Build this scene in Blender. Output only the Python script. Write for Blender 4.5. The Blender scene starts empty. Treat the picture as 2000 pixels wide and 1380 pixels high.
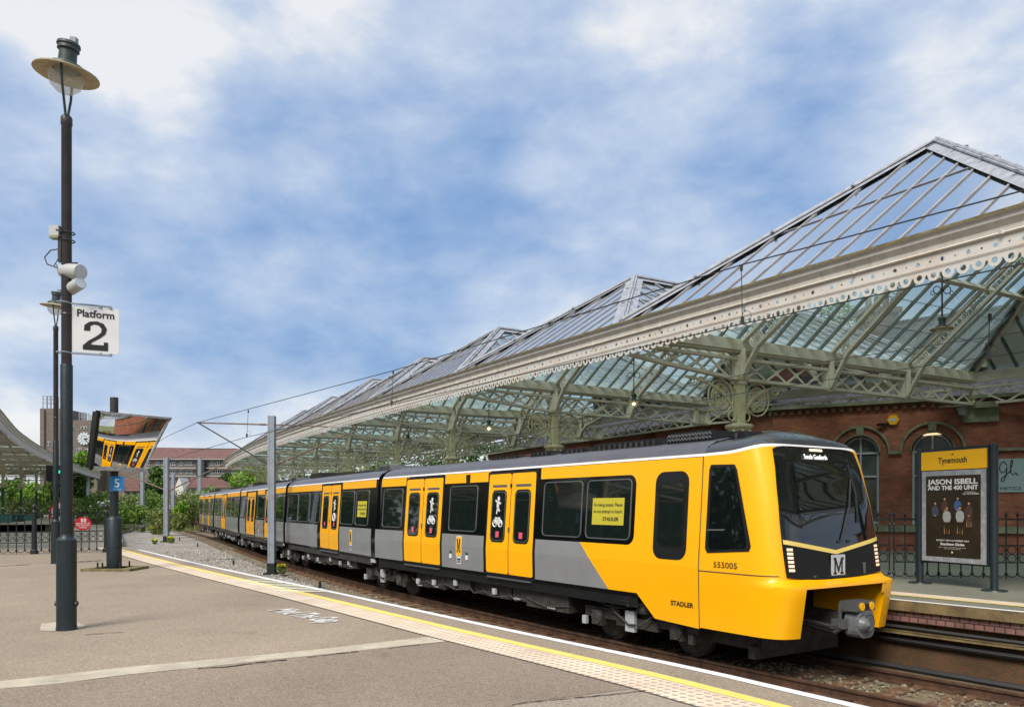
import bpy, math, random
import numpy as np
from mathutils import Vector, Matrix
random.seed(5); RNG = np.random.default_rng(5)
R = math.radians
# ------------------------------------------------------------------ camera, sky, sun, exposure
F, HOR, EYE = 1530.0, 987.0, 2.34          # focal (px of 2000), horizon row, eye height over the rail
sc = bpy.context.scene
col = sc.collection
cd = bpy.data.cameras.new('camera'); cam = bpy.data.objects.new('camera', cd); col.objects.link(cam)
cam.location = (0, 0, EYE); cam.rotation_euler = (R(90), 0, 0)
cd.sensor_width = 36; cd.lens = 36 * F / 2000; cd.shift_y = (HOR - 690) / 2000
cd.clip_start = .1; cd.clip_end = 2000
sc.camera = cam
SUN_EL, SUN_AZ = R(48), R(205)             # azimuth clockwise from +Y
w = bpy.data.worlds.new('World'); sc.world = w; w.use_nodes = True
nt = w.node_tree; nt.nodes.clear()
def N(t, **k):
    n = nt.nodes.new(t)
    for a, b in k.items(): setattr(n, a, b)
    return n
def LK(a, b): nt.links.new(a, b)
def MA(op, a, b=None, c=None, clamp=False):
    n = N('ShaderNodeMath', operation=op, use_clamp=clamp)
    for i, v in enumerate((a, b, c)):
        if v is None: continue
        if isinstance(v, (int, float)): n.inputs[i].default_value = v
        else: LK(v, n.inputs[i])
    return n.outputs[0]
sky = N('ShaderNodeTexSky', sky_type='NISHITA', sun_disc=False, sun_elevation=SUN_EL, sun_rotation=SUN_AZ)
sky.air_density = 1.3; sky.dust_density = 1.5; sky.ozone_density = 2.0
tc = N('ShaderNodeTexCoord'); sep = N('ShaderNodeSeparateXYZ'); LK(tc.outputs['Generated'], sep.inputs[0])
zc = MA('MAXIMUM', sep.outputs[2], 0.0)
mp = N('ShaderNodeMapping'); mp.inputs['Rotation'].default_value = (0, R(12), 0); mp.inputs['Scale'].default_value = (1, 1, 1.9); mp.inputs['Location'].default_value = (2.3, .4, 1.1)
LK(tc.outputs['Generated'], mp.inputs[0])
def noise(scale, detail, rough, dist):
    n = N('ShaderNodeTexNoise'); n.inputs['Scale'].default_value = scale; n.inputs['Detail'].default_value = detail
    n.inputs['Roughness'].default_value = rough; n.inputs['Distortion'].default_value = dist
    LK(mp.outputs[0], n.inputs['Vector']); return n.outputs['Fac']
n1 = noise(2.1, 4, .50, .1); n2 = noise(5.0, 8, .58, .08)
cl = MA('ADD', MA('MULTIPLY', n1, .50), MA('MULTIPLY', n2, .50))
blobs = [(-.50, .62, .30, .090), (-.30, .60, .22, .060), (.20, .55, .16, .055), (.62, .50, .15, .10), (-.30, .14, .25, .030), (.02, .22, .14, .03),
         (-.40, .34, .26, -.060), (-.12, .36, .24, -.062), (.10, .60, .12, -.05), (.20, .35, .20, -.035), (.42, .48, .16, -.055), (-.60, .20, .15, -.02), (0, -1e3, 600, .95, .13), (-1e3, 300, 500, .9, .09)]
acc = cl
for b__ in blobs:               # broad bright and dark cloud masses, each at its own place in the sky
    bx_, by_, bz_, br_, ba_ = b__ if len(b__) == 5 else (b__[0], 1.0, *b__[1:])
    d_ = Vector((bx_, by_, bz_)).normalized(); dn = N('ShaderNodeVectorMath', operation='DISTANCE'); LK(tc.outputs['Generated'], dn.inputs[0]); dn.inputs[1].default_value = d_
    mr_ = N('ShaderNodeMapRange', interpolation_type='SMOOTHSTEP'); LK(dn.outputs['Value'], mr_.inputs[0]); mr_.inputs[1].default_value = 0; mr_.inputs[2].default_value = br_ * 1.35; mr_.inputs[3].default_value = ba_; mr_.inputs[4].default_value = 0
    acc = MA('ADD', acc, mr_.outputs[0])
hz = MA('SUBTRACT', 1.0, MA('MULTIPLY', zc, 4.6), clamp=True)          # pale low sky
cl2 = MA('ADD', acc, MA('ADD', MA('MULTIPLY', hz, .085), MA('MULTIPLY', MA('MAXIMUM', MA('SUBTRACT', zc, .55), 0.0), .30)))
cr = N('ShaderNodeValToRGB'); LK(cl2, cr.inputs[0]); e = cr.color_ramp.elements
e[0].position = .375; e[0].color = (.20, .37, .69, 1); e[1].position = .645; e[1].color = (.97, .98, 1.0, 1)
for p_, c_ in ((.44, (.31, .47, .76, 1)), (.50, (.45, .585, .83, 1)), (.565, (.62, .725, .90, 1))): m_ = e.new(p_); m_.color = c_
mx = N('ShaderNodeMix', data_type='RGBA', blend_type='MIX')
mul = N('ShaderNodeVectorMath', operation='SCALE'); LK(sky.outputs[0], mul.inputs[0]); mul.inputs['Scale'].default_value = 1.0
scl = N('ShaderNodeVectorMath', operation='SCALE'); LK(cr.outputs[0], scl.inputs[0]); scl.inputs['Scale'].default_value = 7.2
mx.inputs[0].default_value = .86; LK(mul.outputs[0], mx.inputs[6]); LK(scl.outputs[0], mx.inputs[7])
bg = N('ShaderNodeBackground'); LK(mx.outputs[2], bg.inputs[0]); bg.inputs[1].default_value = .10
out = N('ShaderNodeOutputWorld'); LK(bg.outputs[0], out.inputs[0])
sd = bpy.data.lights.new('sun', 'SUN'); sd.energy = 3.0; sd.angle = R(24); sd.color = (1, .92, .80)
sun = bpy.data.objects.new('sun', sd); col.objects.link(sun)
sun.rotation_euler = Vector((-math.sin(SUN_AZ) * math.cos(SUN_EL), -math.cos(SUN_AZ) * math.cos(SUN_EL), -math.sin(SUN_EL))).to_track_quat('-Z', 'Y').to_euler()
sc.view_settings.view_transform = 'Standard'; sc.view_settings.look = 'None'; sc.view_settings.gamma = 1
sc.view_settings.exposure = .42
sc.cycles.max_bounces = 8; sc.cycles.transparent_max_bounces = 24; sc.cycles.caustics_reflective = False; sc.cycles.caustics_refractive = False
# ------------------------------------------------------------------ materials
def mat(name, c, rough=.6, metal=0., var=.0, vs=3., bump=0., bs=30., c2=None, coat=0., emit=None, es=0., spec=.5, dirt=None, ds=1.2, stretch=None):
    m = bpy.data.materials.new(name); m.use_nodes = True; t = m.node_tree; b = t.nodes['Principled BSDF']
    b.inputs['Base Color'].default_value = (*c, 1); b.inputs['Roughness'].default_value = rough; b.inputs['Metallic'].default_value = metal
    b.inputs['Specular IOR Level'].default_value = spec; b.inputs['Coat Weight'].default_value = coat; b.inputs['Coat Roughness'].default_value = .06
    if emit: b.inputs['Emission Color'].default_value = (*emit, 1); b.inputs['Emission Strength'].default_value = es
    o = t.nodes.new('ShaderNodeTexCoord'); vec = o.outputs['Object']
    if stretch:
        mm = t.nodes.new('ShaderNodeMapping'); mm.inputs['Scale'].default_value = stretch; t.links.new(vec, mm.inputs[0]); vec = mm.outputs[0]
    last = None
    if var or c2:
        n = t.nodes.new('ShaderNodeTexNoise'); n.inputs['Scale'].default_value = vs; n.inputs['Detail'].default_value = 8; n.inputs['Roughness'].default_value = .62
        t.links.new(vec, n.inputs['Vector'])
        r = t.nodes.new('ShaderNodeValToRGB'); t.links.new(n.outputs['Fac'], r.inputs[0])
        a = c2 if c2 else tuple(x * (1 - var) for x in c); bb = c if c2 else tuple(min(1, x * (1 + var)) for x in c)
        r.color_ramp.elements[0].position = .36; r.color_ramp.elements[1].position = .64
        r.color_ramp.elements[0].color = (*a, 1); r.color_ramp.elements[1].color = (*bb, 1)
        last = r.outputs[0]
    if dirt:
        n = t.nodes.new('ShaderNodeTexNoise'); n.inputs['Scale'].default_value = ds; n.inputs['Detail'].default_value = 9; n.inputs['Roughness'].default_value = .7
        t.links.new(vec, n.inputs['Vector'])
        r = t.nodes.new('ShaderNodeValToRGB'); t.links.new(n.outputs['Fac'], r.inputs[0]); r.color_ramp.elements[0].position = .52; r.color_ramp.elements[1].position = .72
        r.color_ramp.elements[1].color = (.8, .8, .8, 1)
        q = t.nodes.new('ShaderNodeMix'); q.data_type = 'RGBA'; t.links.new(r.outputs[0], q.inputs[0])
        if last: t.links.new(last, q.inputs[6])
        else: q.inputs[6].default_value = (*c, 1)
        q.inputs[7].default_value = (*dirt, 1); last = q.outputs[2]
    if last: t.links.new(last, b.inputs['Base Color'])
    if bump:
        n = t.nodes.new('ShaderNodeTexNoise'); n.inputs['Scale'].default_value = bs; n.inputs['Detail'].default_value = 5; t.links.new(vec, n.inputs['Vector'])
        u = t.nodes.new('ShaderNodeBump'); u.inputs['Strength'].default_value = bump; u.inputs['Distance'].default_value = .02
        t.links.new(n.outputs['Fac'], u.inputs['Height']); t.links.new(u.outputs[0], b.inputs['Normal'])
    return m
M = {}
M['yellow'] = mat('yellow_paint', (1.0, .465, .0005), .33, var=.025, vs=1.2, coat=.25)
M['grey_panel'] = mat('grey_panel_paint', (.235, .245, .255), .33, var=.05, vs=2, coat=.4)
M['black_gloss'] = mat('black_gloss_paint', (.004, .005, .006), .10, coat=.2)
M['black'] = mat('black_matt', (.006, .007, .008), .5, var=.2, spec=.35)
M['rubber'] = mat('rubber', (.018, .019, .021), .75, var=.2)
M['under'] = mat('underframe_grime', (.032, .030, .027), .75, var=.5, vs=7, dirt=(.075, .065, .05), ds=3)
M['bogie'] = mat('bogie_grime', (.045, .043, .040), .7, var=.5, vs=9)
M['lightbox'] = mat('pale_bogie_box', (.42, .45, .48), .5, var=.1)
M['roofgrey'] = mat('roof_grey_paint', (.085, .088, .108), .42, var=.15, vs=2, coat=.1)
M['couplergrey'] = mat('coupler_grey_paint', (.13, .14, .15), .45, var=.25, vs=9)
M['cabroof'] = mat('dark_cab_roof_paint', (.035, .038, .046), .22, var=.1, coat=.5)
M['darkbrick'] = mat('sooty_chimney_brick', (.10, .085, .072), .9, var=.3, vs=5)
M['white_line'] = mat('white_stripe_paint', (.72, .72, .74), .4)
M['winframe'] = mat('window_frame_alloy', (.20, .215, .225), .3, metal=.6)
M['headlamp'] = mat('headlamp_led', (.6, .5, .42), .3, emit=(1, .66, .42), es=.55)
M['led'] = mat('destination_led', (.9, .9, .9), .4, emit=(.95, .97, 1), es=.9)
M['ledwarm'] = mat('cab_light_led', (.9, .7, .5), .4, emit=(1, .68, .40), es=1.0)
M['bulb'] = mat('lamp_bulb', (1, .9, .6), .4, emit=(1, .90, .50), es=2.6)
M['paleyellow'] = mat('pale_yellow_strip', (.86, .66, .18), .35)
M['white'] = mat('white_enamel', (.74, .75, .76), .4, var=.03)
M['signblack'] = mat('lettering_black', (.012, .013, .014), .5)
M['platewhite'] = mat('plate_white', (.52, .58, .64), .4)
M['red'] = mat('red_enamel', (.56, .012, .03), .4)
M['pink'] = mat('pink_sticker', (.75, .09, .16), .5)
M['darkred'] = mat('brown_red_edge', (.30, .02, .035), .5)
M['blue'] = mat('blue_enamel', (.01, .20, .50), .4)
M['notice'] = mat('yellow_notice_paper', (.50, .44, .03), .6)
M['orange'] = mat('hi_vis_orange', (.75, .10, .02), .6)
M['post'] = mat('dark_post_paint', (.013, .024, .031), .42, var=.25, vs=6, bump=.15, bs=40, c2=(.009, .017, .022))
M['postbrown'] = mat('brown_post_paint', (.034, .031, .034), .45, var=.2, vs=6, bump=.15, bs=40)
M['iron'] = mat('black_railing_iron', (.012, .016, .018), .45, var=.3, vs=8)
M['galv'] = mat('galvanised_mast_steel', (.25, .29, .34), .5, var=.1, vs=4, dirt=(.16, .17, .18), ds=3)
M['rust'] = mat('rusty_arm_steel', (.16, .10, .07), .7, var=.4, vs=8)
M['cable'] = mat('dark_cable', (.022, .023, .025), .6)
M['lanternmetal'] = mat('lantern_metal', (.035, .055, .052), .5, var=.3, vs=9)
M['shade_in'] = mat('lantern_shade_inside', (.42, .36, .24), .6, var=.3, vs=12, dirt=(.16, .10, .05), ds=12)
M['camgrey'] = mat('pale_grey_plastic', (.42, .44, .45), .5)
M['lead'] = mat('lead_flashing', (.30, .32, .36), .55, var=.22, vs=5, bump=.3, bs=9)
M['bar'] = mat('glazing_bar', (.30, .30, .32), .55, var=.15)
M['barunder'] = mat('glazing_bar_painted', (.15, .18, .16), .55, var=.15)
M['cream'] = mat('cream_ironwork', (.60, .57, .51), .5, var=.07, vs=3, dirt=(.50, .34, .20), ds=1.6, stretch=(1, 1, 2.5))
M['gutter'] = mat('stained_gutter_paint', (.52, .50, .45), .55, var=.08, vs=3, dirt=(.34, .29, .20), ds=2.2, stretch=(1.6, 1.6, .5))
M['moss'] = mat('mossy_gutter_edge', (.17, .14, .055), .85, var=.4, vs=9)
M['green'] = mat('sage_ironwork', (.70, .67, .57), .52, var=.08, vs=4, dirt=(.42, .34, .18), ds=2.0)
M['greencol'] = mat('dark_green_column', (.012, .085, .045), .4, var=.2)
M['capcream'] = mat('cream_capital', (.60, .56, .36), .5, var=.15, vs=5, dirt=(.42, .28, .06), ds=2.5)
M['slate'] = mat('roof_slate', (.045, .050, .060), .85, var=.35, vs=5, spec=.2)
M['redtile'] = mat('red_roof_tile', (.145, .072, .062), .8, var=.2, vs=1.5)
M['stone'] = mat('green_stained_stone', (.21, .225, .15), .8, var=.25, vs=5, bump=.3)
M['render'] = mat('white_render', (.62, .62, .58), .8, var=.06)
M['upvc'] = mat('white_window_frame', (.50, .53, .56), .5)
M['glassdark'] = mat('dark_window_glass', (.03, .04, .05), .08)
M['paneglass'] = mat('grey_window_glass', (.085, .10, .095), .12, var=.3, vs=2)
M['sleeper'] = mat('timber_sleeper', (.14, .075, .040), .85, var=.5, vs=7, bump=.4)
M['railrust'] = mat('rusty_rail', (.085, .045, .028), .55, var=.35, vs=6)
M['railtop'] = mat('worn_rail_top', (.20, .12, .085), .35, metal=.5, var=.2)
M['coping'] = mat('platform_coping', (.17, .125, .06), .85, var=.4, vs=3, bump=.4)
M['whiteline'] = mat('white_edge_paint', (.74, .75, .76), .7, var=.06, vs=8, dirt=(.45, .43, .40), ds=6)
M['yellowline'] = mat('yellow_edge_paint', (.82, .63, .15), .7, var=.06, vs=8, dirt=(.6, .48, .2), ds=6)
M['hatch'] = mat('pale_hatching_paint', (.86, .86, .66), .7, var=.1, vs=8)
M['wornwhite'] = mat('worn_white_lettering', (.62, .61, .60), .8, var=.1, vs=20, dirt=(.34, .29, .24), ds=9)
M['joint'] = mat('concrete_joint', (.47, .42, .33), .9, var=.16, vs=3, bump=.25, dirt=(.30, .26, .21), ds=5)
M['crack'] = mat('dark_crack', (.07, .055, .045), .9)
M['concrete'] = mat('mossy_concrete_plinth', (.16, .14, .06), .9, var=.35, vs=7, bump=.4)
M['bark'] = mat('tree_bark', (.10, .075, .05), .9, var=.3)
M['wheelie'] = mat('dark_green_wall_panel', (.02, .10, .085), .6, var=.2)
M['signalgreen'] = mat('green_signal_lens', (.0, .5, .3), .4, emit=(0, 1, .55), es=1.6)
M['poster'] = mat('poster_paper', (.030, .022, .013), .35, var=.2, vs=3)
M['alloy'] = mat('scuffed_poster_frame', (.30, .31, .34), .5, var=.12, vs=9, dirt=(.50, .5, .5), ds=9)
M['signyellow'] = mat('yellow_enamel', (.93, .49, .005), .4)
M['paleblue'] = mat('pale_blue_board', (.34, .43, .46), .6)
M['skin'] = mat('poster_skin', (.42, .22, .15), .6)
M['cloth_a'] = mat('poster_dark_shirt', (.05, .055, .10), .6); M['cloth_b'] = mat('poster_grey_jacket', (.34, .36, .35), .6)
M['cloth_c'] = mat('poster_blue_jacket', (.04, .11, .28), .6); M['cloth_d'] = mat('poster_brown_shirt', (.07, .035, .025), .6)
M['wood'] = mat('poster_wood', (.35, .20, .07), .6)
M['chrome'] = mat('mirror_frame_alloy', (.42, .43, .43), .4, metal=.4, var=.25, vs=12)
M['buddy'] = mat('dark_green_seat', (.01, .16, .04), .7)
M['brush'] = mat('grey_gangway_bellows', (.03, .034, .042), .6, var=.1)

def m_mirror():
    m = mat('mirror_glass', (.80, .80, .78), .02, metal=1.0, bump=.0)
    return m
M['mirror'] = m_mirror()

def leafmat(name, c1, c2, c3):
    m = bpy.data.materials.new(name); m.use_nodes = True; t = m.node_tree; b = t.nodes['Principled BSDF']
    b.inputs['Roughness'].default_value = .6; b.inputs['Specular IOR Level'].default_value = .3
    g = t.nodes.new('ShaderNodeNewGeometry'); n = t.nodes.new('ShaderNodeTexNoise'); n.inputs['Scale'].default_value = .9; n.inputs['Detail'].default_value = 3
    t.links.new(g.outputs['Position'], n.inputs['Vector'])
    a = t.nodes.new('ShaderNodeMath'); a.operation = 'MULTIPLY_ADD'; t.links.new(g.outputs['Random Per Island'], a.inputs[0]); a.inputs[1].default_value = .45; t.links.new(n.outputs['Fac'], a.inputs[2])
    r = t.nodes.new('ShaderNodeValToRGB'); t.links.new(a.outputs[0], r.inputs[0]); e = r.color_ramp.elements
    e[0].position = .38; e[0].color = (*c1, 1); e[1].position = 1.0; e[1].color = (*c3, 1); k = e.new(.68); k.color = (*c2, 1)
    t.links.new(r.outputs[0], b.inputs['Base Color'])
    tr = t.nodes.new('ShaderNodeBsdfTranslucent'); t.links.new(r.outputs[0], tr.inputs[0])
    mxx = t.nodes.new('ShaderNodeMixShader'); mxx.inputs[0].default_value = .25; t.links.new(b.outputs[0], mxx.inputs[1]); t.links.new(tr.outputs[0], mxx.inputs[2])
    t.links.new(mxx.outputs[0], t.nodes['Material Output'].inputs[0]); return m
M['leaf'] = leafmat('green_leaves', (.05, .12, .02), (.12, .22, .04), (.25, .38, .07))
M['leafd'] = leafmat('dark_leaves', (.022, .06, .016), (.055, .125, .028), (.14, .23, .05))
M['leafo'] = leafmat('olive_leaves', (.08, .12, .03), (.16, .21, .065), (.28, .34, .11))
M['leafb'] = leafmat('bright_leaves', (.06, .15, .015), (.16, .31, .03), (.33, .50, .07))
M['flower'] = leafmat('yellow_flowers', (.20, .28, .02), (.62, .62, .02), (.85, .80, .04))

def m_glass_roof(name='roof_glass', lo=.14, hi=.36):
    m = bpy.data.materials.new(name); m.use_nodes = True; t = m.node_tree; t.nodes.clear()
    o = t.nodes.new('ShaderNodeOutputMaterial'); tr = t.nodes.new('ShaderNodeBsdfTransparent'); tr.inputs[0].default_value = (.74, .90, .87, 1)
    gl = t.nodes.new('ShaderNodeBsdfGlossy'); gl.inputs['Roughness'].default_value = .10; gl.inputs[0].default_value = (.9, .93, .95, 1)
    df = t.nodes.new('ShaderNodeBsdfTranslucent'); df.inputs[0].default_value = (.70, .90, .86, 1)
    d2 = t.nodes.new('ShaderNodeBsdfDiffuse'); d2.inputs[0].default_value = (.82, .87, .90, 1)
    fr = t.nodes.new('ShaderNodeFresnel'); fr.inputs[0].default_value = 1.6
    tcn = t.nodes.new('ShaderNodeTexCoord'); n = t.nodes.new('ShaderNodeTexNoise'); n.inputs['Scale'].default_value = 1.3; n.inputs['Detail'].default_value = 6; t.links.new(tcn.outputs['Object'], n.inputs['Vector'])
    rp = t.nodes.new('ShaderNodeMapRange'); rp.inputs[1].default_value = .35; rp.inputs[2].default_value = .75; rp.inputs[3].default_value = lo; rp.inputs[4].default_value = hi; t.links.new(n.outputs['Fac'], rp.inputs[0])
    sm = t.nodes.new('ShaderNodeMixShader'); sm.inputs[0].default_value = .45; t.links.new(df.outputs[0], sm.inputs[1]); t.links.new(d2.outputs[0], sm.inputs[2])
    a = t.nodes.new('ShaderNodeMixShader'); t.links.new(rp.outputs[0], a.inputs[0]); t.links.new(tr.outputs[0], a.inputs[1]); t.links.new(sm.outputs[0], a.inputs[2])
    f2 = t.nodes.new('ShaderNodeMath'); f2.operation = 'MULTIPLY_ADD'; f2.inputs[1].default_value = 1.7; f2.inputs[2].default_value = .10; f2.use_clamp = True; t.links.new(fr.outputs[0], f2.inputs[0])
    b = t.nodes.new('ShaderNodeMixShader'); t.links.new(f2.outputs[0], b.inputs[0]); t.links.new(a.outputs[0], b.inputs[1]); t.links.new(gl.outputs[0], b.inputs[2])
    t.links.new(b.outputs[0], o.inputs[0]); return m
M['roofglass'] = m_glass_roof(); M['roofglassfront'] = m_glass_roof('reflection_white_roof_glass', .40, .62)  # front slopes: bright sky reflection put into a whiter diffuse colour
def m_trainglass(name, tint, op):
    m = bpy.data.materials.new(name); m.use_nodes = True; t = m.node_tree; b = t.nodes['Principled BSDF']
    b.inputs['Base Color'].default_value = (*tint, 1); b.inputs['Roughness'].default_value = .03; b.inputs['Coat Weight'].default_value = op; b.inputs['Coat Roughness'].default_value = .02; b.inputs['Specular IOR Level'].default_value = .5
    return m
M['glass'] = m_trainglass('tinted_window_glass', (.008, .013, .012), .25)
M['windscreen'] = m_trainglass('windscreen_glass', (.004, .006, .007), .6)
def m_bulbglass():
    m = bpy.data.materials.new('lamp_globe_glass'); m.use_nodes = True; t = m.node_tree; b = t.nodes['Principled BSDF']
    b.inputs['Base Color'].default_value = (.75, .76, .72, 1); b.inputs['Roughness'].default_value = .12; b.inputs['Alpha'].default_value = .42
    return m
M['globe'] = m_bulbglass()

def m_brick(name, c1, c2, mortar, sx=1., scale=1., bw=.225, bh=.075, ms=.012, soot=None):
    m = bpy.data.materials.new(name); m.use_nodes = True; t = m.node_tree; b = t.nodes['Principled BSDF']; b.inputs['Roughness'].default_value = .85
    u = t.nodes.new('ShaderNodeUVMap'); br = t.nodes.new('ShaderNodeTexBrick'); t.links.new(u.outputs[0], br.inputs['Vector'])
    br.inputs['Scale'].default_value = scale; br.inputs['Brick Width'].default_value = bw; br.inputs['Row Height'].default_value = bh; br.inputs['Mortar Size'].default_value = ms
    br.inputs['Color1'].default_value = (*c1, 1); br.inputs['Color2'].default_value = (*c2, 1); br.inputs['Mortar'].default_value = (*mortar, 1); br.inputs['Bias'].default_value = -.1
    n = t.nodes.new('ShaderNodeTexNoise'); n.inputs['Scale'].default_value = .9; n.inputs['Detail'].default_value = 8; n.inputs['Roughness'].default_value = .7; t.links.new(u.outputs[0], n.inputs['Vector'])
    r = t.nodes.new('ShaderNodeValToRGB'); t.links.new(n.outputs['Fac'], r.inputs[0]); r.color_ramp.elements[0].position = .35; r.color_ramp.elements[1].position = .62
    r.color_ramp.elements[0].color = (*(soot or (.35, .30, .28)), 1); r.color_ramp.elements[1].color = (1, 1, 1, 1)
    q = t.nodes.new('ShaderNodeMix'); q.data_type = 'RGBA'; q.blend_type = 'MULTIPLY'; q.inputs[0].default_value = .75; t.links.new(br.outputs[0], q.inputs[6]); t.links.new(r.outputs[0], q.inputs[7])
    t.links.new(q.outputs[2], b.inputs['Base Color'])
    bp = t.nodes.new('ShaderNodeBump'); bp.inputs['Strength'].default_value = .5; bp.inputs['Distance'].default_value = .01; bp.invert = True; t.links.new(br.outputs['Fac'], bp.inputs['Height']); t.links.new(bp.outputs[0], b.inputs['Normal'])
    return m
M['brick'] = m_brick('red_brick', (.52, .14, .078), (.33, .088, .052), (.25, .17, .12))
M['brickfar'] = m_brick('brown_brick', (.175, .145, .13), (.135, .11, .10), (.18, .16, .15), bw=.45, bh=.15, ms=.02, soot=(.75, .72, .7))
M['brickplat'] = m_brick('platform_wall_brick', (.34, .17, .15), (.22, .12, .105), (.07, .05, .04), bw=.13, bh=.085, ms=.010)
M['bricklow'] = m_brick('grimy_lower_wall', (.17, .055, .030), (.095, .05, .022), (.11, .085, .04), bw=.06, bh=.035, ms=.008)

def m_asphalt(name, base, sp):
    m = bpy.data.materials.new(name); m.use_nodes = True; t = m.node_tree; b = t.nodes['Principled BSDF']; b.inputs['Roughness'].default_value = .9
    g = t.nodes.new('ShaderNodeNewGeometry')
    def nz(s, d, r=.6):
        n = t.nodes.new('ShaderNodeTexNoise'); n.inputs['Scale'].default_value = s; n.inputs['Detail'].default_value = d; n.inputs['Roughness'].default_value = r; t.links.new(g.outputs['Position'], n.inputs['Vector']); return n.outputs['Fac']
    def ramp(f, p0, p1, a, bb):
        r = t.nodes.new('ShaderNodeValToRGB'); t.links.new(f, r.inputs[0]); r.color_ramp.elements[0].position = p0; r.color_ramp.elements[1].position = p1
        r.color_ramp.elements[0].color = (*a, 1); r.color_ramp.elements[1].color = (*bb, 1); return r.outputs[0]
    def mixc(f, a, bb, bt='MIX'):
        q = t.nodes.new('ShaderNodeMix'); q.data_type = 'RGBA'; q.blend_type = bt
        if isinstance(f, float): q.inputs[0].default_value = f
        else: t.links.new(f, q.inputs[0])
        t.links.new(a, q.inputs[6]); t.links.new(bb, q.inputs[7]); return q.outputs[2]
    big = ramp(nz(.35, 7, .65), .3, .72, tuple(x * .80 for x in base), tuple(x * 1.14 for x in base))
    fine = ramp(nz(70, 3), .32, .68, (.55, .55, .55), (1.3, 1.28, 1.25))
    c = mixc(1.0, big, fine, 'MULTIPLY')
    v = t.nodes.new('ShaderNodeTexVoronoi'); v.inputs['Scale'].default_value = 26; t.links.new(g.outputs['Position'], v.inputs['Vector'])
    spk = ramp(v.outputs['Distance'], .10, .20, (1, 1, 1), (0, 0, 0))
    rgb = t.nodes.new('ShaderNodeRGB'); rgb.outputs[0].default_value = (*sp, 1)
    ms = t.nodes.new('ShaderNodeMath'); ms.operation = 'MULTIPLY'; t.links.new(spk, ms.inputs[0]); ms.inputs[1].default_value = .35
    c = mixc(ms.outputs[0], c, rgb.outputs[0])
    st = ramp(nz(1.1, 9, .75), .60, .72, (1, 1, 1), (.60, .55, .52)); c = mixc(.9, c, st, 'MULTIPLY')
    t.links.new(c, b.inputs['Base Color'])
    bp = t.nodes.new('ShaderNodeBump'); bp.inputs['Strength'].default_value = .35; bp.inputs['Distance'].default_value = .006; t.links.new(nz(90, 2), bp.inputs['Height']); t.links.new(bp.outputs[0], b.inputs['Normal'])
    return m
M['asphalt'] = m_asphalt('platform_asphalt', (.315, .258, .198), (.56, .48, .38))
M['asphaltdark'] = m_asphalt('worn_platform_asphalt', (.275, .222, .172), (.50, .43, .35)); M['asphaltpale'] = m_asphalt('smooth_platform_asphalt', (.36, .31, .25), (.55, .5, .42))
M['asphalt2'] = m_asphalt('grey_platform_asphalt', (.20, .205, .165), (.34, .34, .30))
def m_ballast():
    m = bpy.data.materials.new('ballast_stone'); m.use_nodes = True; t = m.node_tree; b = t.nodes['Principled BSDF']; b.inputs['Roughness'].default_value = .85
    g = t.nodes.new('ShaderNodeNewGeometry'); v = t.nodes.new('ShaderNodeTexVoronoi'); v.inputs['Scale'].default_value = 17; t.links.new(g.outputs['Position'], v.inputs['Vector'])
    r = t.nodes.new('ShaderNodeValToRGB'); s = t.nodes.new('ShaderNodeSeparateColor'); t.links.new(v.outputs['Color'], s.inputs[0]); t.links.new(s.outputs[0], r.inputs[0])
    e = r.color_ramp.elements; e[0].color = (.22, .215, .21, 1); e[1].color = (.70, .69, .67, 1); k = e.new(.4); k.color = (.40, .39, .38, 1); k = e.new(.75); k.color = (.52, .48, .43, 1)
    d = t.nodes.new('ShaderNodeValToRGB'); t.links.new(v.outputs['Distance'], d.inputs[0]); d.color_ramp.elements[0].position = .35; d.color_ramp.elements[0].color = (1, 1, 1, 1); d.color_ramp.elements[1].position = .8; d.color_ramp.elements[1].color = (.3, .3, .3, 1)
    n = t.nodes.new('ShaderNodeTexNoise'); n.inputs['Scale'].default_value = .5; n.inputs['Detail'].default_value = 5; t.links.new(g.outputs['Position'], n.inputs['Vector'])
    r2 = t.nodes.new('ShaderNodeValToRGB'); t.links.new(n.outputs['Fac'], r2.inputs[0]); r2.color_ramp.elements[0].position = .38; r2.color_ramp.elements[0].color = (.92, .84, .74, 1); r2.color_ramp.elements[1].position = .6; r2.color_ramp.elements[1].color = (1.05, 1.07, 1.1, 1)
    q = t.nodes.new('ShaderNodeMix'); q.data_type = 'RGBA'; q.blend_type = 'MULTIPLY'; q.inputs[0].default_value = 1; t.links.new(r.outputs[0], q.inputs[6]); t.links.new(d.outputs[0], q.inputs[7])
    q2 = t.nodes.new('ShaderNodeMix'); q2.data_type = 'RGBA'; q2.blend_type = 'MULTIPLY'; q2.inputs[0].default_value = 1; t.links.new(q.outputs[2], q2.inputs[6]); t.links.new(r2.outputs[0], q2.inputs[7])
    t.links.new(q2.outputs[2], b.inputs['Base Color'])
    bp = t.nodes.new('ShaderNodeBump'); bp.inputs['Strength'].default_value = 1; bp.inputs['Distance'].default_value = .04; bp.invert = True; t.links.new(v.outputs['Distance'], bp.inputs['Height']); t.links.new(bp.outputs[0], b.inputs['Normal'])
    return m
M['ballast'] = m_ballast()
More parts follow.
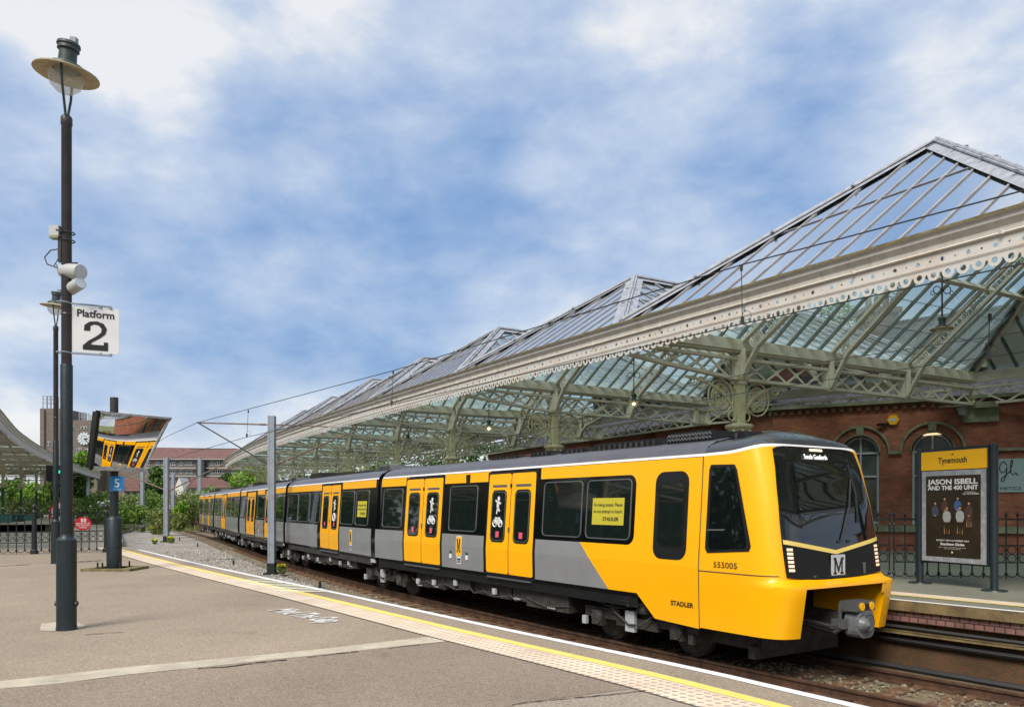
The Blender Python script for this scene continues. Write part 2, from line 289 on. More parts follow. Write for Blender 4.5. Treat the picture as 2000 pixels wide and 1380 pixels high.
def m_stones():
    m = bpy.data.materials.new('loose_stone'); m.use_nodes = True; t = m.node_tree; b = t.nodes['Principled BSDF']; b.inputs['Roughness'].default_value = .85
    g = t.nodes.new('ShaderNodeNewGeometry'); r = t.nodes.new('ShaderNodeValToRGB'); t.links.new(g.outputs['Random Per Island'], r.inputs[0])
    e = r.color_ramp.elements; e[0].color = (.13, .13, .125, 1); e[1].color = (.56, .55, .53, 1); k = e.new(.45); k.color = (.28, .27, .255, 1); k = e.new(.8); k.color = (.42, .37, .32, 1)
    t.links.new(r.outputs[0], b.inputs['Base Color']); return m
M['stones'] = m_stones(); M['dirtystones'] = mat('dirty_track_stone', (.20, .17, .12), .9, var=.5, vs=9, dirt=(.05, .045, .03), ds=4)
M['grass'] = mat('rough_grass', (.10, .16, .035), .9, c2=(.20, .19, .08), vs=.7, bump=.6, bs=6)
M['sand'] = mat('sandy_disused_paving', (.36, .32, .25), .9, var=.2, vs=.8, bump=.3)
M['dirt'] = mat('trackbed_dirt', (.16, .125, .08), .9, var=.4, vs=3, bump=.6, bs=12)
def m_tactile():
    m = bpy.data.materials.new('tactile_paving'); m.use_nodes = True; t = m.node_tree; b = t.nodes['Principled BSDF']; b.inputs['Roughness'].default_value = .8
    u = t.nodes.new('ShaderNodeUVMap'); s = t.nodes.new('ShaderNodeVectorMath'); s.operation = 'SCALE'; s.inputs['Scale'].default_value = 1 / .085; t.links.new(u.outputs[0], s.inputs[0])
    f = t.nodes.new('ShaderNodeVectorMath'); f.operation = 'FRACTION'; t.links.new(s.outputs[0], f.inputs[0])
    sb = t.nodes.new('ShaderNodeVectorMath'); sb.operation = 'SUBTRACT'; sb.inputs[1].default_value = (.5, .5, 0); t.links.new(f.outputs[0], sb.inputs[0])
    l = t.nodes.new('ShaderNodeVectorMath'); l.operation = 'LENGTH'; t.links.new(sb.outputs[0], l.inputs[0])
    r = t.nodes.new('ShaderNodeMapRange'); r.inputs[1].default_value = .18; r.inputs[2].default_value = .34; r.inputs[3].default_value = 1; r.inputs[4].default_value = 0; t.links.new(l.outputs['Value'], r.inputs[0])
    bp = t.nodes.new('ShaderNodeBump'); bp.inputs['Distance'].default_value = .012; bp.inputs['Strength'].default_value = 1; t.links.new(r.outputs[0], bp.inputs['Height']); t.links.new(bp.outputs[0], b.inputs['Normal'])
    g = t.nodes.new('ShaderNodeNewGeometry'); n = t.nodes.new('ShaderNodeTexNoise'); n.inputs['Scale'].default_value = 2.2; n.inputs['Detail'].default_value = 8; t.links.new(g.outputs['Position'], n.inputs['Vector'])
    rr = t.nodes.new('ShaderNodeValToRGB'); t.links.new(n.outputs['Fac'], rr.inputs[0]); rr.color_ramp.elements[0].position = .3; rr.color_ramp.elements[0].color = (.62, .50, .38, 1); rr.color_ramp.elements[1].position = .7; rr.color_ramp.elements[1].color = (.80, .67, .52, 1)
    q = t.nodes.new('ShaderNodeMix'); q.data_type = 'RGBA'; t.links.new(r.outputs[0], q.inputs[0]); t.links.new(rr.outputs[0], q.inputs[6]); q.inputs[7].default_value = (.50, .40, .32, 1)
    t.links.new(q.outputs[2], b.inputs['Base Color']); return m
M['tactile'] = m_tactile()
def m_valance():
    m = bpy.data.materials.new('pierced_valance'); m.use_nodes = True; t = m.node_tree; b = t.nodes['Principled BSDF']; b.inputs['Roughness'].default_value = .55
    u = t.nodes.new('ShaderNodeUVMap'); s = t.nodes.new('ShaderNodeSeparateXYZ'); t.links.new(u.outputs[0], s.inputs[0])
    def A(op, a, b_=None, c=None):
        n = t.nodes.new('ShaderNodeMath'); n.operation = op
        for i, v in enumerate((a, b_, c)):
            if v is None: continue
            if isinstance(v, (int, float)): n.inputs[i].default_value = v
            else: t.links.new(v, n.inputs[i])
        return n.outputs[0]
    def cell(per, off): return A('MULTIPLY', A('SUBTRACT', A('FRACT', A('ADD', A('DIVIDE', s.outputs[0], per), off)), .5), per)
    def disc(du, v0, r):   # 1 inside
        dv = A('SUBTRACT', s.outputs[1], v0); d = A('SQRT', A('ADD', A('MULTIPLY', du, du), A('MULTIPLY', dv, dv))); return A('LESS_THAN', d, r)
    low = cell(.21, 0); up = cell(.36, 0); star = cell(.36, .5)
    h1 = disc(low, .085, .041); h2 = disc(up, .285, .031); h3 = disc(star, .285, .016)
    # scallops: below the hole centre keep only the ring
    below = A('LESS_THAN', s.outputs[1], .085); ring = disc(low, .085, .088); cut = A('MULTIPLY', below, A('SUBTRACT', 1, ring))
    notch = disc(A('SUBTRACT', A('ABSOLUTE', low), .105), .085, .017)
    hole = A('MINIMUM', A('ADD', A('ADD', A('ADD', h1, h2), A('ADD', h3, cut)), notch), 1)
    t.links.new(A('SUBTRACT', 1, hole), b.inputs['Alpha'])
    g = t.nodes.new('ShaderNodeNewGeometry'); n = t.nodes.new('ShaderNodeTexNoise'); n.inputs['Scale'].default_value = 1.4; n.inputs['Detail'].default_value = 8; n.inputs['Roughness'].default_value = .7; t.links.new(g.outputs['Position'], n.inputs['Vector'])
    r = t.nodes.new('ShaderNodeValToRGB'); t.links.new(n.outputs['Fac'], r.inputs[0]); r.color_ramp.elements[0].position = .5; r.color_ramp.elements[0].color = (.60, .58, .545, 1); r.color_ramp.elements[1].position = .84; r.color_ramp.elements[1].color = (.52, .38, .27, 1)
    t.links.new(r.outputs[0], b.inputs['Base Color']); return m
M['valance'] = m_valance()
# ------------------------------------------------------------------ mesh helpers
V = Vector
class MB:
    def __init__(s): s.v = []; s.f = []; s.m = []; s.uv = {}
    def add(s, vs, fs, mi=0):
        o = len(s.v); s.v += [tuple(v) for v in vs]
        for f in fs: s.f.append(tuple(i + o for i in f)); s.m.append(mi)
    def poly(s, vs, mi=0, uv=None):
        if uv: s.uv[len(s.f)] = uv
        s.add(vs, [tuple(range(len(vs)))], mi)
    def box(s, c, d, X=(1, 0, 0), Y=(0, 1, 0), Z=(0, 0, 1), mi=0):
        c, X, Y, Z = V(c), V(X) * d[0] / 2, V(Y) * d[1] / 2, V(Z) * d[2] / 2
        p = [c + X * a + Y * b + Z * e for e in (-1, 1) for b in (-1, 1) for a in (-1, 1)]
        s.add(p, [(0, 2, 3, 1), (4, 5, 7, 6), (0, 1, 5, 4), (2, 6, 7, 3), (0, 4, 6, 2), (1, 3, 7, 5)], mi)
    def bar(s, p, q, w, h, up=(0, 0, 1), mi=0):
        p, q = V(p), V(q); a = q - p; L = a.length
        if L < 1e-5: return
        a /= L; y = V(up).cross(a)
        if y.length < 1e-4: y = V((1, 0, 0)).cross(a)
        if y.length < 1e-4: y = V((0, 1, 0)).cross(a)
        y.normalize(); z = a.cross(y); s.box((p + q) / 2, (L, w, h), a, y, z, mi)
    def tube(s, pts, r, seg=8, mi=0, closed=False, caps=True):
        pts = [V(p) for p in pts]; n = len(pts); rs = r if isinstance(r, (list, tuple)) else [r] * n
        rings = []; prev = None
        for i, p in enumerate(pts):
            a = (pts[(i + 1) % n] - pts[i - 1]) if closed else pts[min(i + 1, n - 1)] - pts[max(i - 1, 0)]
            if a.length < 1e-9: a = V((0, 0, 1))
            a.normalize()
            x = prev - a * prev.dot(a) if prev else (V((0, 0, 1)).cross(a) if abs(a.z) < .95 else V((1, 0, 0)).cross(a))
            x.normalize(); prev = x; y = a.cross(x)
            rings.append([p + (x * math.cos(2 * math.pi * k / seg) + y * math.sin(2 * math.pi * k / seg)) * rs[i] for k in range(seg)])
        vs = [v for rg in rings for v in rg]; fs = []
        for i in range(n if closed else n - 1):
            j = (i + 1) % n
            for k in range(seg): fs.append((i * seg + k, i * seg + (k + 1) % seg, j * seg + (k + 1) % seg, j * seg + k))
        if caps and not closed: fs += [tuple(range(seg))[::-1], tuple((n - 1) * seg + k for k in range(seg))]
        s.add(vs, fs, mi)
    def lathe(s, c, prof, seg=20, axis=(0, 0, 1), mi=0, cap=False):
        c = V(c); a = V(axis).normalized(); x = a.orthogonal().normalized(); y = a.cross(x); vs = []; n = len(prof)
        for r, h in prof:
            for k in range(seg):
                t = 2 * math.pi * k / seg; vs.append(c + a * h + (x * math.cos(t) + y * math.sin(t)) * r)
        fs = [(i * seg + k, i * seg + (k + 1) % seg, (i + 1) * seg + (k + 1) % seg, (i + 1) * seg + k) for i in range(n - 1) for k in range(seg)]
        if cap: fs += [tuple(range(seg))[::-1], tuple((n - 1) * seg + k for k in range(seg))]
        s.add(vs, fs, mi)
    def prism(s, pts, d, mi=0):          # closed outline extruded by vector d
        n = len(pts); p = [V(v) for v in pts]; q = [v + V(d) for v in p]
        s.add(p + q, [tuple(range(n)), tuple(range(2 * n - 1, n - 1, -1))] + [(i, i + n, (i + 1) % n + n, (i + 1) % n) for i in range(n)], mi)
    def ring(s, c, r, X, Y, tr, seg=18, ts=5, mi=0):
        c, X, Y = V(c), V(X), V(Y); s.tube([c + X * math.cos(2 * math.pi * k / seg) * r + Y * math.sin(2 * math.pi * k / seg) * r for k in range(seg)], tr, ts, mi, closed=True)
    def build(s, name, mats, parent=None, smooth=False, label=None, cat=None, group=None, kind=None, loc=None):
        me = bpy.data.meshes.new(name); me.from_pydata([tuple(v) for v in s.v], [], s.f)
        if not isinstance(mats, (list, tuple)): mats = [mats]
        for m in mats: me.materials.append(M[m] if isinstance(m, str) else m)
        me.polygons.foreach_set('material_index', s.m)
        if s.uv:
            l = me.uv_layers.new(name='UVMap')
            for fi, uv in s.uv.items():
                for li, u in zip(me.polygons[fi].loop_indices, uv): l.data[li].uv = u
        me.update()
        if smooth:
            me.polygons.foreach_set('use_smooth', [True] * len(me.polygons))
            try: me.set_sharp_from_angle(angle=R(35))
            except Exception: pass
        return obj(name, me, parent, label, cat, group, kind, loc)
def obj(name, data, parent=None, label=None, cat=None, group=None, kind=None, loc=None):
    o = bpy.data.objects.new(name, data); col.objects.link(o)
    if parent: o.parent = parent
    if loc: o.location = loc
    return tag(o, label, cat, group, kind)
def tag(o, label=None, cat=None, group=None, kind=None):
    if label: o['label'] = label
    if cat: o['category'] = cat
    if group: o['group'] = group
    if kind: o['kind'] = kind
    return o
def empty(name, label, cat, loc=(0, 0, 0), group=None, rz=0):
    o = obj(name, None, None, label, cat, group, None, loc); o.rotation_euler = (0, 0, rz); return o
def children(o): return [c for c in bpy.data.objects if c.parent == o]
def copy_tree(o, parent=None):
    c = o.copy(); col.objects.link(c)
    if parent: c.parent = parent
    for ch in children(o): copy_tree(ch, c)
    return c
def at(px, py, Y): return V(((px - 1000) / F * Y, Y, EYE + (HOR - py) / F * Y))
def onz(px, py, z):
    Y = (EYE - z) * F / (py - HOR); return V(((px - 1000) / F * Y, Y, z))
def text_geo(mb, txt, size, o, right, up, mi=0, bold=0., width=None, align='CENTER', spacing=1.0):
    """add flat lettering to mb: o = baseline anchor"""
    cu = bpy.data.curves.new('t', 'FONT'); cu.body = txt; cu.size = size; cu.align_x = align; cu.offset = bold * size; cu.space_character = spacing; cu.resolution_u = 3
    ob = bpy.data.objects.new('t', cu); me = ob.to_mesh(); right, up, o = V(right).normalized(), V(up).normalized(), V(o)
    xs = [v.co.x for v in me.vertices]
    k = 1.
    if width and xs: k = width / max(1e-6, max(xs) - min(xs))
    vs = [o + right * v.co.x * k + up * v.co.y for v in me.vertices]; fs = [tuple(p.vertices) for p in me.polygons]
    if vs: mb.add(vs, fs, mi)
    ob.to_mesh_clear(); bpy.data.objects.remove(ob); bpy.data.curves.remove(cu)
def rrect(w_, h_, r, n=4):
    pts = []
    for cx_, cy_, a0 in ((w_ / 2 - r, h_ / 2 - r, 0), (-w_ / 2 + r, h_ / 2 - r, 90), (-w_ / 2 + r, -h_ / 2 + r, 180), (w_ / 2 - r, -h_ / 2 + r, 270)):
        for k in range(n + 1):
            a = R(a0 + 90 * k / n); pts.append((cx_ + r * math.cos(a), cy_ + r * math.sin(a)))
    return pts
SLAB_M = [(-.5, -.5), (-.18, -.5), (-.18, -.38), (-.27, -.38), (-.27, .18), (-.04, -.40), (.04, -.40), (.27, .18), (.27, -.38), (.18, -.38), (.18, -.5), (.5, -.5), (.5, -.38), (.41, -.38), (.41, .38), (.5, .38), (.5, .5), (.25, .5), (0, -.10), (-.25, .5), (-.5, .5), (-.5, .38), (-.41, .38), (-.41, -.38), (-.5, -.38)]
# ------------------------------------------------------------------ track centreline (u = metres behind the train's nose)
X0, Y0, TH0, K0, DK = 5.148, 10.134, .6345, .0082984, -.00019682
_u = np.arange(-60, 300, .25); _c = np.clip(_u, -6, 60); _t = TH0 - K0 * _c - DK * np.where(_c > 0, _c, 0) ** 2 / 2
_x = np.concatenate([[0], np.cumsum(-np.sin((_t[1:] + _t[:-1]) / 2) * .25)]); _y = np.concatenate([[0], np.cumsum(np.cos((_t[1:] + _t[:-1]) / 2) * .25)])
_x += X0 - _x[240]; _y += Y0 - _y[240]
def C(u, off=0., z=0.):
    t = float(np.interp(u, _u, _t)); return V((float(np.interp(u, _u, _x)) + off * math.cos(t), float(np.interp(u, _u, _y)) + off * math.sin(t), z))
def sweep(mb, us, prof, mi=0, mis=None, uvlen=False):
    """sweep a list of (offset, z) along the centreline"""
    rows = [[C(u, o, z) for o, z in prof] for u in us]; d = [0]
    for i in range(1, len(prof)): d.append(d[-1] + math.dist(prof[i], prof[i - 1]))
    L = 0
    for i in range(len(us) - 1):
        dl = (rows[i + 1][0] - rows[i][0]).length
        for j in range(len(prof) - 1):
            mb.poly([rows[i][j], rows[i + 1][j], rows[i + 1][j + 1], rows[i][j + 1]], mis[j] if mis else mi,
                    [(L, -d[j]), (L + dl, -d[j]), (L + dl, -d[j + 1]), (L, -d[j + 1])])
        L += dl
# ------------------------------------------------------------------ ground
g = MB(); g.poly([(-700, -200, -.62), (700, -200, -.62), (700, 900, -.62), (-700, 900, -.62)]); g.build('ground', 'grass', kind='structure')
US = list(np.arange(-26, 150, 1.0))
b = MB(); sweep(b, US, [(-1.75, -.16), (1.9, -.16)]); b.build('trackbed', 'dirt', kind='structure')
# broad ballast sheet between the near platform and the running line and out to the left hand tracks
b = MB(); b.poly([(9, -12, -.19), (16, -12, -.19), (10, 8, -.19), (-.3, 22, -.19), (-8, 34, -.19), (-22, 66, -.19), (-52, 120, -.19), (-72, 110, -.19), (-34, 46, -.19), (-24, 30, -.19), (-12, 15, -.19), (2, 3, -.19)])
b.build('gravel', 'ballast', kind='structure')
# rails and sleepers
def rail_prof(o): return [(o - .07, -.155), (o - .07, -.135), (o - .012, -.12), (o - .012, -.04), (o - .036, -.03), (o - .036, 0), (o + .036, 0), (o + .036, -.03), (o + .012, -.04), (o + .012, -.12), (o + .07, -.135), (o + .07, -.155)]
t = MB(); 
for o in (-.755, .755): sweep(t, US, rail_prof(o), mis=[0, 0, 0, 0, 0, 1, 0, 0, 0, 0, 0])
rl = empty('railway_track', 'rusty curved running rails on sleepers beneath the yellow train', 'railway track')
t.build('rails', ['railrust', 'railtop'], rl)
t = MB(); t.box((0, 0, 0), (.25, 2.5, .09))
for o in (-.755, .755):
    for s_ in (-.13, .13): t.box((s_ * .55, o + s_, .06), (.13, .10, .05), mi=1)
SLP = t.build('sleeper', ['sleeper', 'railrust'], rl)
for u in np.arange(-14, 40, .68):
    q = SLP if u == -14 else SLP.copy()
    if q is not SLP: col.objects.link(q)
    a, bb = C(u, -1.25), C(u, 1.25); q.location = (a + bb) / 2 + V((0, 0, -.175)); q.rotation_euler = (0, 0, math.atan2(bb.y - a.y, bb.x - a.x) - math.pi / 2)
# rails of the far left line
t = MB()
for lst in (((196, 1048), (225, 1043.5), (250, 1037), (275, 1029), (300, 1021)), ((196, 1041), (225, 1037), (250, 1031), (272, 1024.5), (296, 1017.5))):
    t.tube([onz(a, b_, -.05) for a, b_ in lst], .09, 4)
t.build('siding_rails', 'railrust', label='pair of rusty rails curving away behind the railings', cat='railway track')
# ballast stones
def stones(n, sampler, smin, smax, name, label, mt):
    base = np.array([(1, 0, -.2), (0, 1, -.1), (-1, 0, -.2), (0, -1, -.15), (.3, .2, .75), (-.3, -.3, .6)]); fs0 = [(0, 1, 4), (1, 2, 4), (2, 5, 4), (2, 3, 5), (3, 0, 5), (0, 4, 5)]
    vs, fs = [], []
    for i in range(n):
        p = sampler()
        if p is None: continue
        s_ = random.uniform(smin, smax); a = random.uniform(0, 6.28); ca, sa = math.cos(a), math.sin(a)
        B = base * np.array([s_, s_ * random.uniform(.6, 1), s_ * random.uniform(.5, .9)]) + RNG.normal(0, s_ * .12, (6, 3)); o = len(vs)
        vs += [(p[0] + x * ca - y * sa, p[1] + x * sa + y * ca, p[2] + z) for x, y, z in B]; fs += [tuple(k + o for k in f) for f in fs0]
    me = bpy.data.meshes.new(name); me.from_pydata(vs, [], fs); me.materials.append(M[mt]); obj(name, me, None, label, 'gravel', None, 'stuff')
def samp_main():
    u = random.uniform(2, 40) ** 1.0; o = random.uniform(-5.4, -1.0); p = C(u, o, -.17); return p
def samp_mid():
    u = random.uniform(-5, 6); o = random.choice((random.uniform(-.6, .6), random.uniform(.85, 1.35), random.uniform(-2.2, -.9))); return C(u, o, -.13 if abs(o) < .8 else -.16)
stones(15000, samp_main, .022, .045, 'loose_ballast', 'loose grey gravel strewn between platform edge and track', 'stones')
stones(3500, samp_mid, .02, .045, 'track_ballast', 'loose stones lying among the sleepers ahead of the train', 'dirtystones')
# ------------------------------------------------------------------ near platform
PZ = .92
EDGE = [V((9.2, -4.5, PZ)), V((6.1, .3, PZ)), onz(1700, 1380.5, PZ), onz(1350, 1301.3, PZ), onz(1000, 1229, PZ), onz(820, 1190.5, PZ), onz(640, 1152, PZ), onz(510, 1125.5, PZ), onz(400, 1102, PZ), onz(330, 1086, PZ), onz(280, 1074, PZ), onz(247, 1067, PZ)]
def catmull(P, n=6):
    out_ = []
    for i in range(len(P) - 1):
        p0, p1, p2, p3 = P[max(i - 1, 0)], P[i], P[i + 1], P[min(i + 2, len(P) - 1)]
        for k in range(n):
            s_ = k / n; out_.append(.5 * ((2 * p1) + (p2 - p0) * s_ + (2 * p0 - 5 * p1 + 4 * p2 - p3) * s_ * s_ + (3 * p1 - p0 - 3 * p2 + p3) * s_ ** 3))
    return out_ + [P[-1]]
ED = catmull(EDGE)
def enorm(i):
    a = ED[min(i + 1, len(ED) - 1)] - ED[max(i - 1, 0)]; n = V((a.y, -a.x, 0)).normalized(); return n if n.x < 0 or n.y < 0 else -n
EN = [enorm(i) for i in range(len(ED))]
EN = [n if n.dot(V((-1, -1, 0))) > 0 else -n for n in EN]
def eoff(i, d, z): p = ED[i] + EN[i] * d; return V((p.x, p.y, z))
def strip(mb, d0, d1, z, mi=0, i0=0, i1=None, th=0):
    i1 = i1 or len(ED) - 1; L = 0
    for i in range(i0, i1):
        dl = (ED[i + 1] - ED[i]).length
        mb.poly([eoff(i, d0, z), eoff(i, d1, z), eoff(i + 1, d1, z), eoff(i + 1, d0, z)], mi, [(L, d0), (L, d1), (L + dl, d1), (L + dl, d0)]); L += dl
p = MB(); strip(p, 0, 1.0, PZ)
inner = [eoff(i, 1.0, PZ) for i in range(len(ED))]
for i in range(len(ED) - 1):
    a, c_ = inner[i], inner[i + 1]; p.poly([a, V((a.x - 34, a.y - 4, PZ)), V((c_.x - 34, c_.y - 4, PZ)), c_])
for i in range(len(ED) - 1):      # vertical face
    p.poly([eoff(i, 0, PZ), eoff(i + 1, 0, PZ), eoff(i + 1, 0, -.6), eoff(i, 0, -.6)], 1)
e_ = inner[-1]; p.poly([eoff(len(ED) - 1, 0, PZ), e_, e_ + V((-34, -4, 0)), V((e_.x - 34, e_.y - 4, -.6)), eoff(len(ED) - 1, 0, -.6)], 1)
p.build('platform', ['asphalt', 'coping'], kind='structure')
s_ = MB(); strip(s_, .0, .11, PZ + .004, i0=0, i1=61); s_.build('white_edge_line', 'whiteline', label='white painted line along the near platform edge', cat='painted line')
s_ = MB(); strip(s_, .46, .59, PZ + .008); s_.build('yellow_line', 'yellowline', label='yellow painted line beside the tactile strip on near platform', cat='painted line')
s_ = MB(); strip(s_, .592, 1.0, PZ + .006); s_.build('tactile_strip', 'tactile', label='pinkish studded tactile paving strip along near platform', cat='tactile paving')
s_ = MB(); strip(s_, 1.0, 1.018, PZ + .004); s_.build('paving_joint', 'crack', label='thin dark joint beside the studded strip', cat='joint')
hs = MB()
for k in range(9):
    f_ = k / 8; a = onz(524 + 104 * f_, 1131.5 + 22.5 * f_, PZ); n = V((-.62, -.79, 0)).normalized(); tdir = V((.80, -.6, 0)); sk = tdir * .42
    q0 = a + n * .02; z = V((0, 0, .010)); hs.poly([q0 + z, q0 + tdir * .14 + z, q0 + tdir * .14 + n * .5 + z - sk * 0 - tdir * .45, q0 + n * .5 + z - tdir * .45])
hs.build('hatched_marking', 'hatch', label='pale slanted hatching painted on the platform edge by the mast', cat='painted marking')
# concrete joint band, cracks, patches, lettering
jb = MB()
top = [(-30, 1331), (0, 1329), (120, 1316), (250, 1301), (400, 1288), (520, 1277), (640, 1265), (760, 1251), (850, 1240.5)]
bot = [(-30, 1347), (0, 1344), (120, 1333), (250, 1316), (400, 1301), (520, 1288), (640, 1276), (760, 1263), (878, 1250.5)]
for i in range(len(top) - 1):
    j = lambda: random.uniform(-.8, .8)
    jb.poly([onz(*top[i], PZ + .004), onz(*bot[i], PZ + .004), onz(*bot[i + 1], PZ + .004), onz(*top[i + 1], PZ + .004)])
jb.build('concrete_joint', 'joint', label='pale concrete repair band crossing the near platform', cat='repair band')
rsf = MB(); rsf.poly([onz(x, y, PZ + .002) for x, y in ((-40, 1347), (120, 1333), (400, 1301), (640, 1276), (878, 1250.5), (1240, 1343), (1010, 1372), (900, 1420), (-80, 1440))]); rsf.build('darker_surfacing', 'asphaltdark', label='darker worn asphalt in front of the pale repair band', cat='resurfaced patch')
rsf = MB(); rsf.poly([onz(x, y, PZ + .002) for x, y in ((1244, 1344), (1400, 1384), (1500, 1420), (905, 1420), (1013, 1374))]); rsf.build('pale_surfacing', 'asphaltpale', label='paler smooth asphalt patch beside the tactile strip in the foreground', cat='resurfaced patch')
def crack(pts, wd=1.1):
    ck = MB(); P = []
    for i in range(len(pts) - 1):
        for k in range(6):
            f_ = k / 6; P.append((pts[i][0] * (1 - f_) + pts[i + 1][0] * f_, pts[i][1] * (1 - f_) + pts[i + 1][1] * f_ + random.uniform(-.5, .5)))
    P.append(pts[-1])
    for i in range(len(P) - 1):
        w0 = random.uniform(.3, 1) * wd
        ck.poly([onz(P[i][0], P[i][1] - w0 / 2, PZ + .008), onz(P[i][0], P[i][1] + w0 / 2, PZ + .008), onz(P[i + 1][0], P[i + 1][1] + w0 / 2, PZ + .008), onz(P[i + 1][0], P[i + 1][1] - w0 / 2, PZ + .008)])
    ck.build('platform_crack', 'crack', label='thin dark crack in the near platform asphalt', cat='crack', group='cracks in the near platform')
crack([(385, 1304), (440, 1301), (500, 1293), (560, 1287)], 2.0); crack([(656, 1275), (700, 1271)], 1.6); crack([(760, 1264), (878, 1251)], 1.1); crack([(600, 1282), (655, 1276)], .9)
crack([(165, 1238), (240, 1233)], .8); crack([(0, 1105), (60, 1101)], .8); crack([(155, 1096), (200, 1094)], .9); crack([(1000, 1374), (1090, 1364), (1190, 1355), (1260, 1347)], 1.5)
pt = MB(); pts = [(80, 1217), (108, 1213.5), (150, 1214), (168, 1221), (160, 1225), (146, 1228), (100, 1231.5), (78, 1230)]
pt.poly([onz(x, y, PZ + .005) for x, y in pts]); pt.build('concrete_patch', 'joint', label='pale concrete patch round the nearest lamp post base', cat='patch')
lt = MB(); o_ = onz(545, 1189, PZ + .007); q_ = onz(655, 1213, PZ + .007); rt = (q_ - o_); upv = V((-rt.y, rt.x, 0)).normalized()
text_geo(lt, 'Mind The Gap', .52, (o_ + q_) / 2 - upv * .16, rt, upv, 0, .03, width=rt.length * .98)
lt.build('ground_lettering', 'wornwhite', label='worn white words painted flat on the near platform', cat='lettering')
# ------------------------------------------------------------------ far platform (own offset line from the track)
FO = 1.5
fp = MB(); uf = list(np.arange(-26, 120, 1.5))
sweep(fp, uf, [(FO, PZ), (FO + 1.0, PZ), (FO + 44, PZ)]); fp.build('far_platform', 'asphalt2', kind='structure')
fw = MB()
sweep(fw, uf, [(FO, PZ - .001), (FO, PZ - .15), (FO + .06, PZ - .15)], mi=0)
sweep(fw, uf, [(FO + .05, PZ - .15), (FO + .05, PZ - .32), (FO + .10, PZ - .32)], mi=1)
sweep(fw, uf, [(FO + .10, PZ - .32), (FO + .30, PZ - .33), (FO + .30, PZ - .47), (FO - .02, PZ - .47), (FO - .02, PZ - .50), (FO + .12, PZ - .51)], mi=0)
sweep(fw, uf, [(FO + .12, PZ - .51), (FO + .12, -.62)], mi=2)
for o, z, r_ in ((FO - .02, PZ - .40, .030), (FO + .08, PZ - .61, .045), (FO - .12, -.06, .05)):
    fw.tube([C(u, o, z + .01 * math.sin(u)) for u in uf if u < 60], r_, 6, 3)
fw.build('platform_retaining_wall', ['coping', 'brickplat', 'bricklow', 'cable'], label='grimy brick face of the far platform with ledge and black pipes', cat='retaining wall')
s_ = MB(); sweep(s_, uf, [(FO, PZ + .004), (FO + .12, PZ + .004)]); s_.build('far_edge_line', 'whiteline', label='white painted line along the far platform edge', cat='painted line')
s_ = MB(); sweep(s_, uf, [(FO + .62, PZ + .008), (FO + .70, PZ + .008)]); s_.build('far_yellow_line', 'yellowline', label='yellow painted line on the far platform', cat='painted line')
s_ = MB(); sweep(s_, uf, [(FO + .702, PZ + .006), (FO + 1.1, PZ + .006)]); s_.build('far_tactile_strip', 'tactile', label='worn tactile strip on the far platform', cat='tactile paving')
# ------------------------------------------------------------------ the train
train = empty('train', 'yellow grey and black five carriage electric train passing the platform', 'train', C(.9, 0, 0))
bpy.context.view_layer.update()
LATP = [(.3, 1.295), (.95, 1.315), (1.45, 1.325), (3.06, 1.215), (3.6, 1.15)]
def LAT(z): return float(np.interp(z, [a for a, b in LATP], [b for a, b in LATP]))
def su(px, off=-1.27):
    us = np.linspace(-8, 110, 2400); ps = np.array([[*C(u, off)[:2]] for u in us]); a = 1000 + F * ps[:, 0] / ps[:, 1]; a[ps[:, 1] < 1] = 9e9
    return float(us[int(np.argmin(abs(a - px)))])
_us = np.linspace(0, 64, 3201); _ps = np.array([[*C(u, -1.27)[:2]] for u in _us]); _apx = 1000 + F * _ps[:, 0] / _ps[:, 1]
def su(px): return float(_us[int(np.argmin(abs(_apx - px)))])
def sz(px, py): Y = C(su(px), -1.27).y; return EYE + (HOR - py) * Y / F
class Car:
    def __init__(s, ua, ub, rev=False):
        A, B = C(ua), C(ub)
        if rev: A, B = B, A
        s.o = A; s.x = (B - A).normalized(); s.y = V((0, 0, 1)).cross(s.x); s.L = (B - A).length; s.sg = -1 if rev else 1
        m = Matrix.Identity(4)
        for i, v in enumerate((s.x, s.y, V((0, 0, 1)))):
            for j in range(3): m[j][i] = v[j]
        m.translation = s.o; s.m = m
    def lx(s, u): return (C(u, -1.27) - s.o).dot(s.x)
    def px(s, p): return s.lx(su(p))
    def part(s, mb, name, mats, parent, **k):
        o = mb.build(name, mats, parent, **k)
        if parent is train: o.matrix_parent_inverse = Matrix.Identity(4); o.matrix_local = Matrix.Translation(-train.location) @ s.m
        return o
def clipz(pts, z0, above):
    r = []
    for i in range(len(pts)):
        a, b = pts[i], pts[(i + 1) % len(pts)]; ia = (a[1] >= z0) == above or abs(a[1] - z0) < 1e-9; ib = (b[1] >= z0) == above or abs(b[1] - z0) < 1e-9
        if ia: r.append(a)
        if ia != ib and abs(a[1] - b[1]) > 1e-9:
            t_ = (z0 - a[1]) / (b[1] - a[1]); r.append((a[0] + (b[0] - a[0]) * t_, z0))
    return r
def side(mb, sg, pts, off=.004, mi=0):
    for ab in (True, False):
        q = clipz(pts, 1.45, ab)
        if len(q) >= 3:
            vs = [(x, sg * (LAT(z) + off), z) for x, z in q]
            mb.poly(vs if sg < 0 else vs, mi)
def sbox(mb, sg, x1, x2, z1, z2, off=.004, mi=0): side(mb, sg, [(x1, z1), (x2, z1), (x2, z2), (x1, z2)], off, mi)
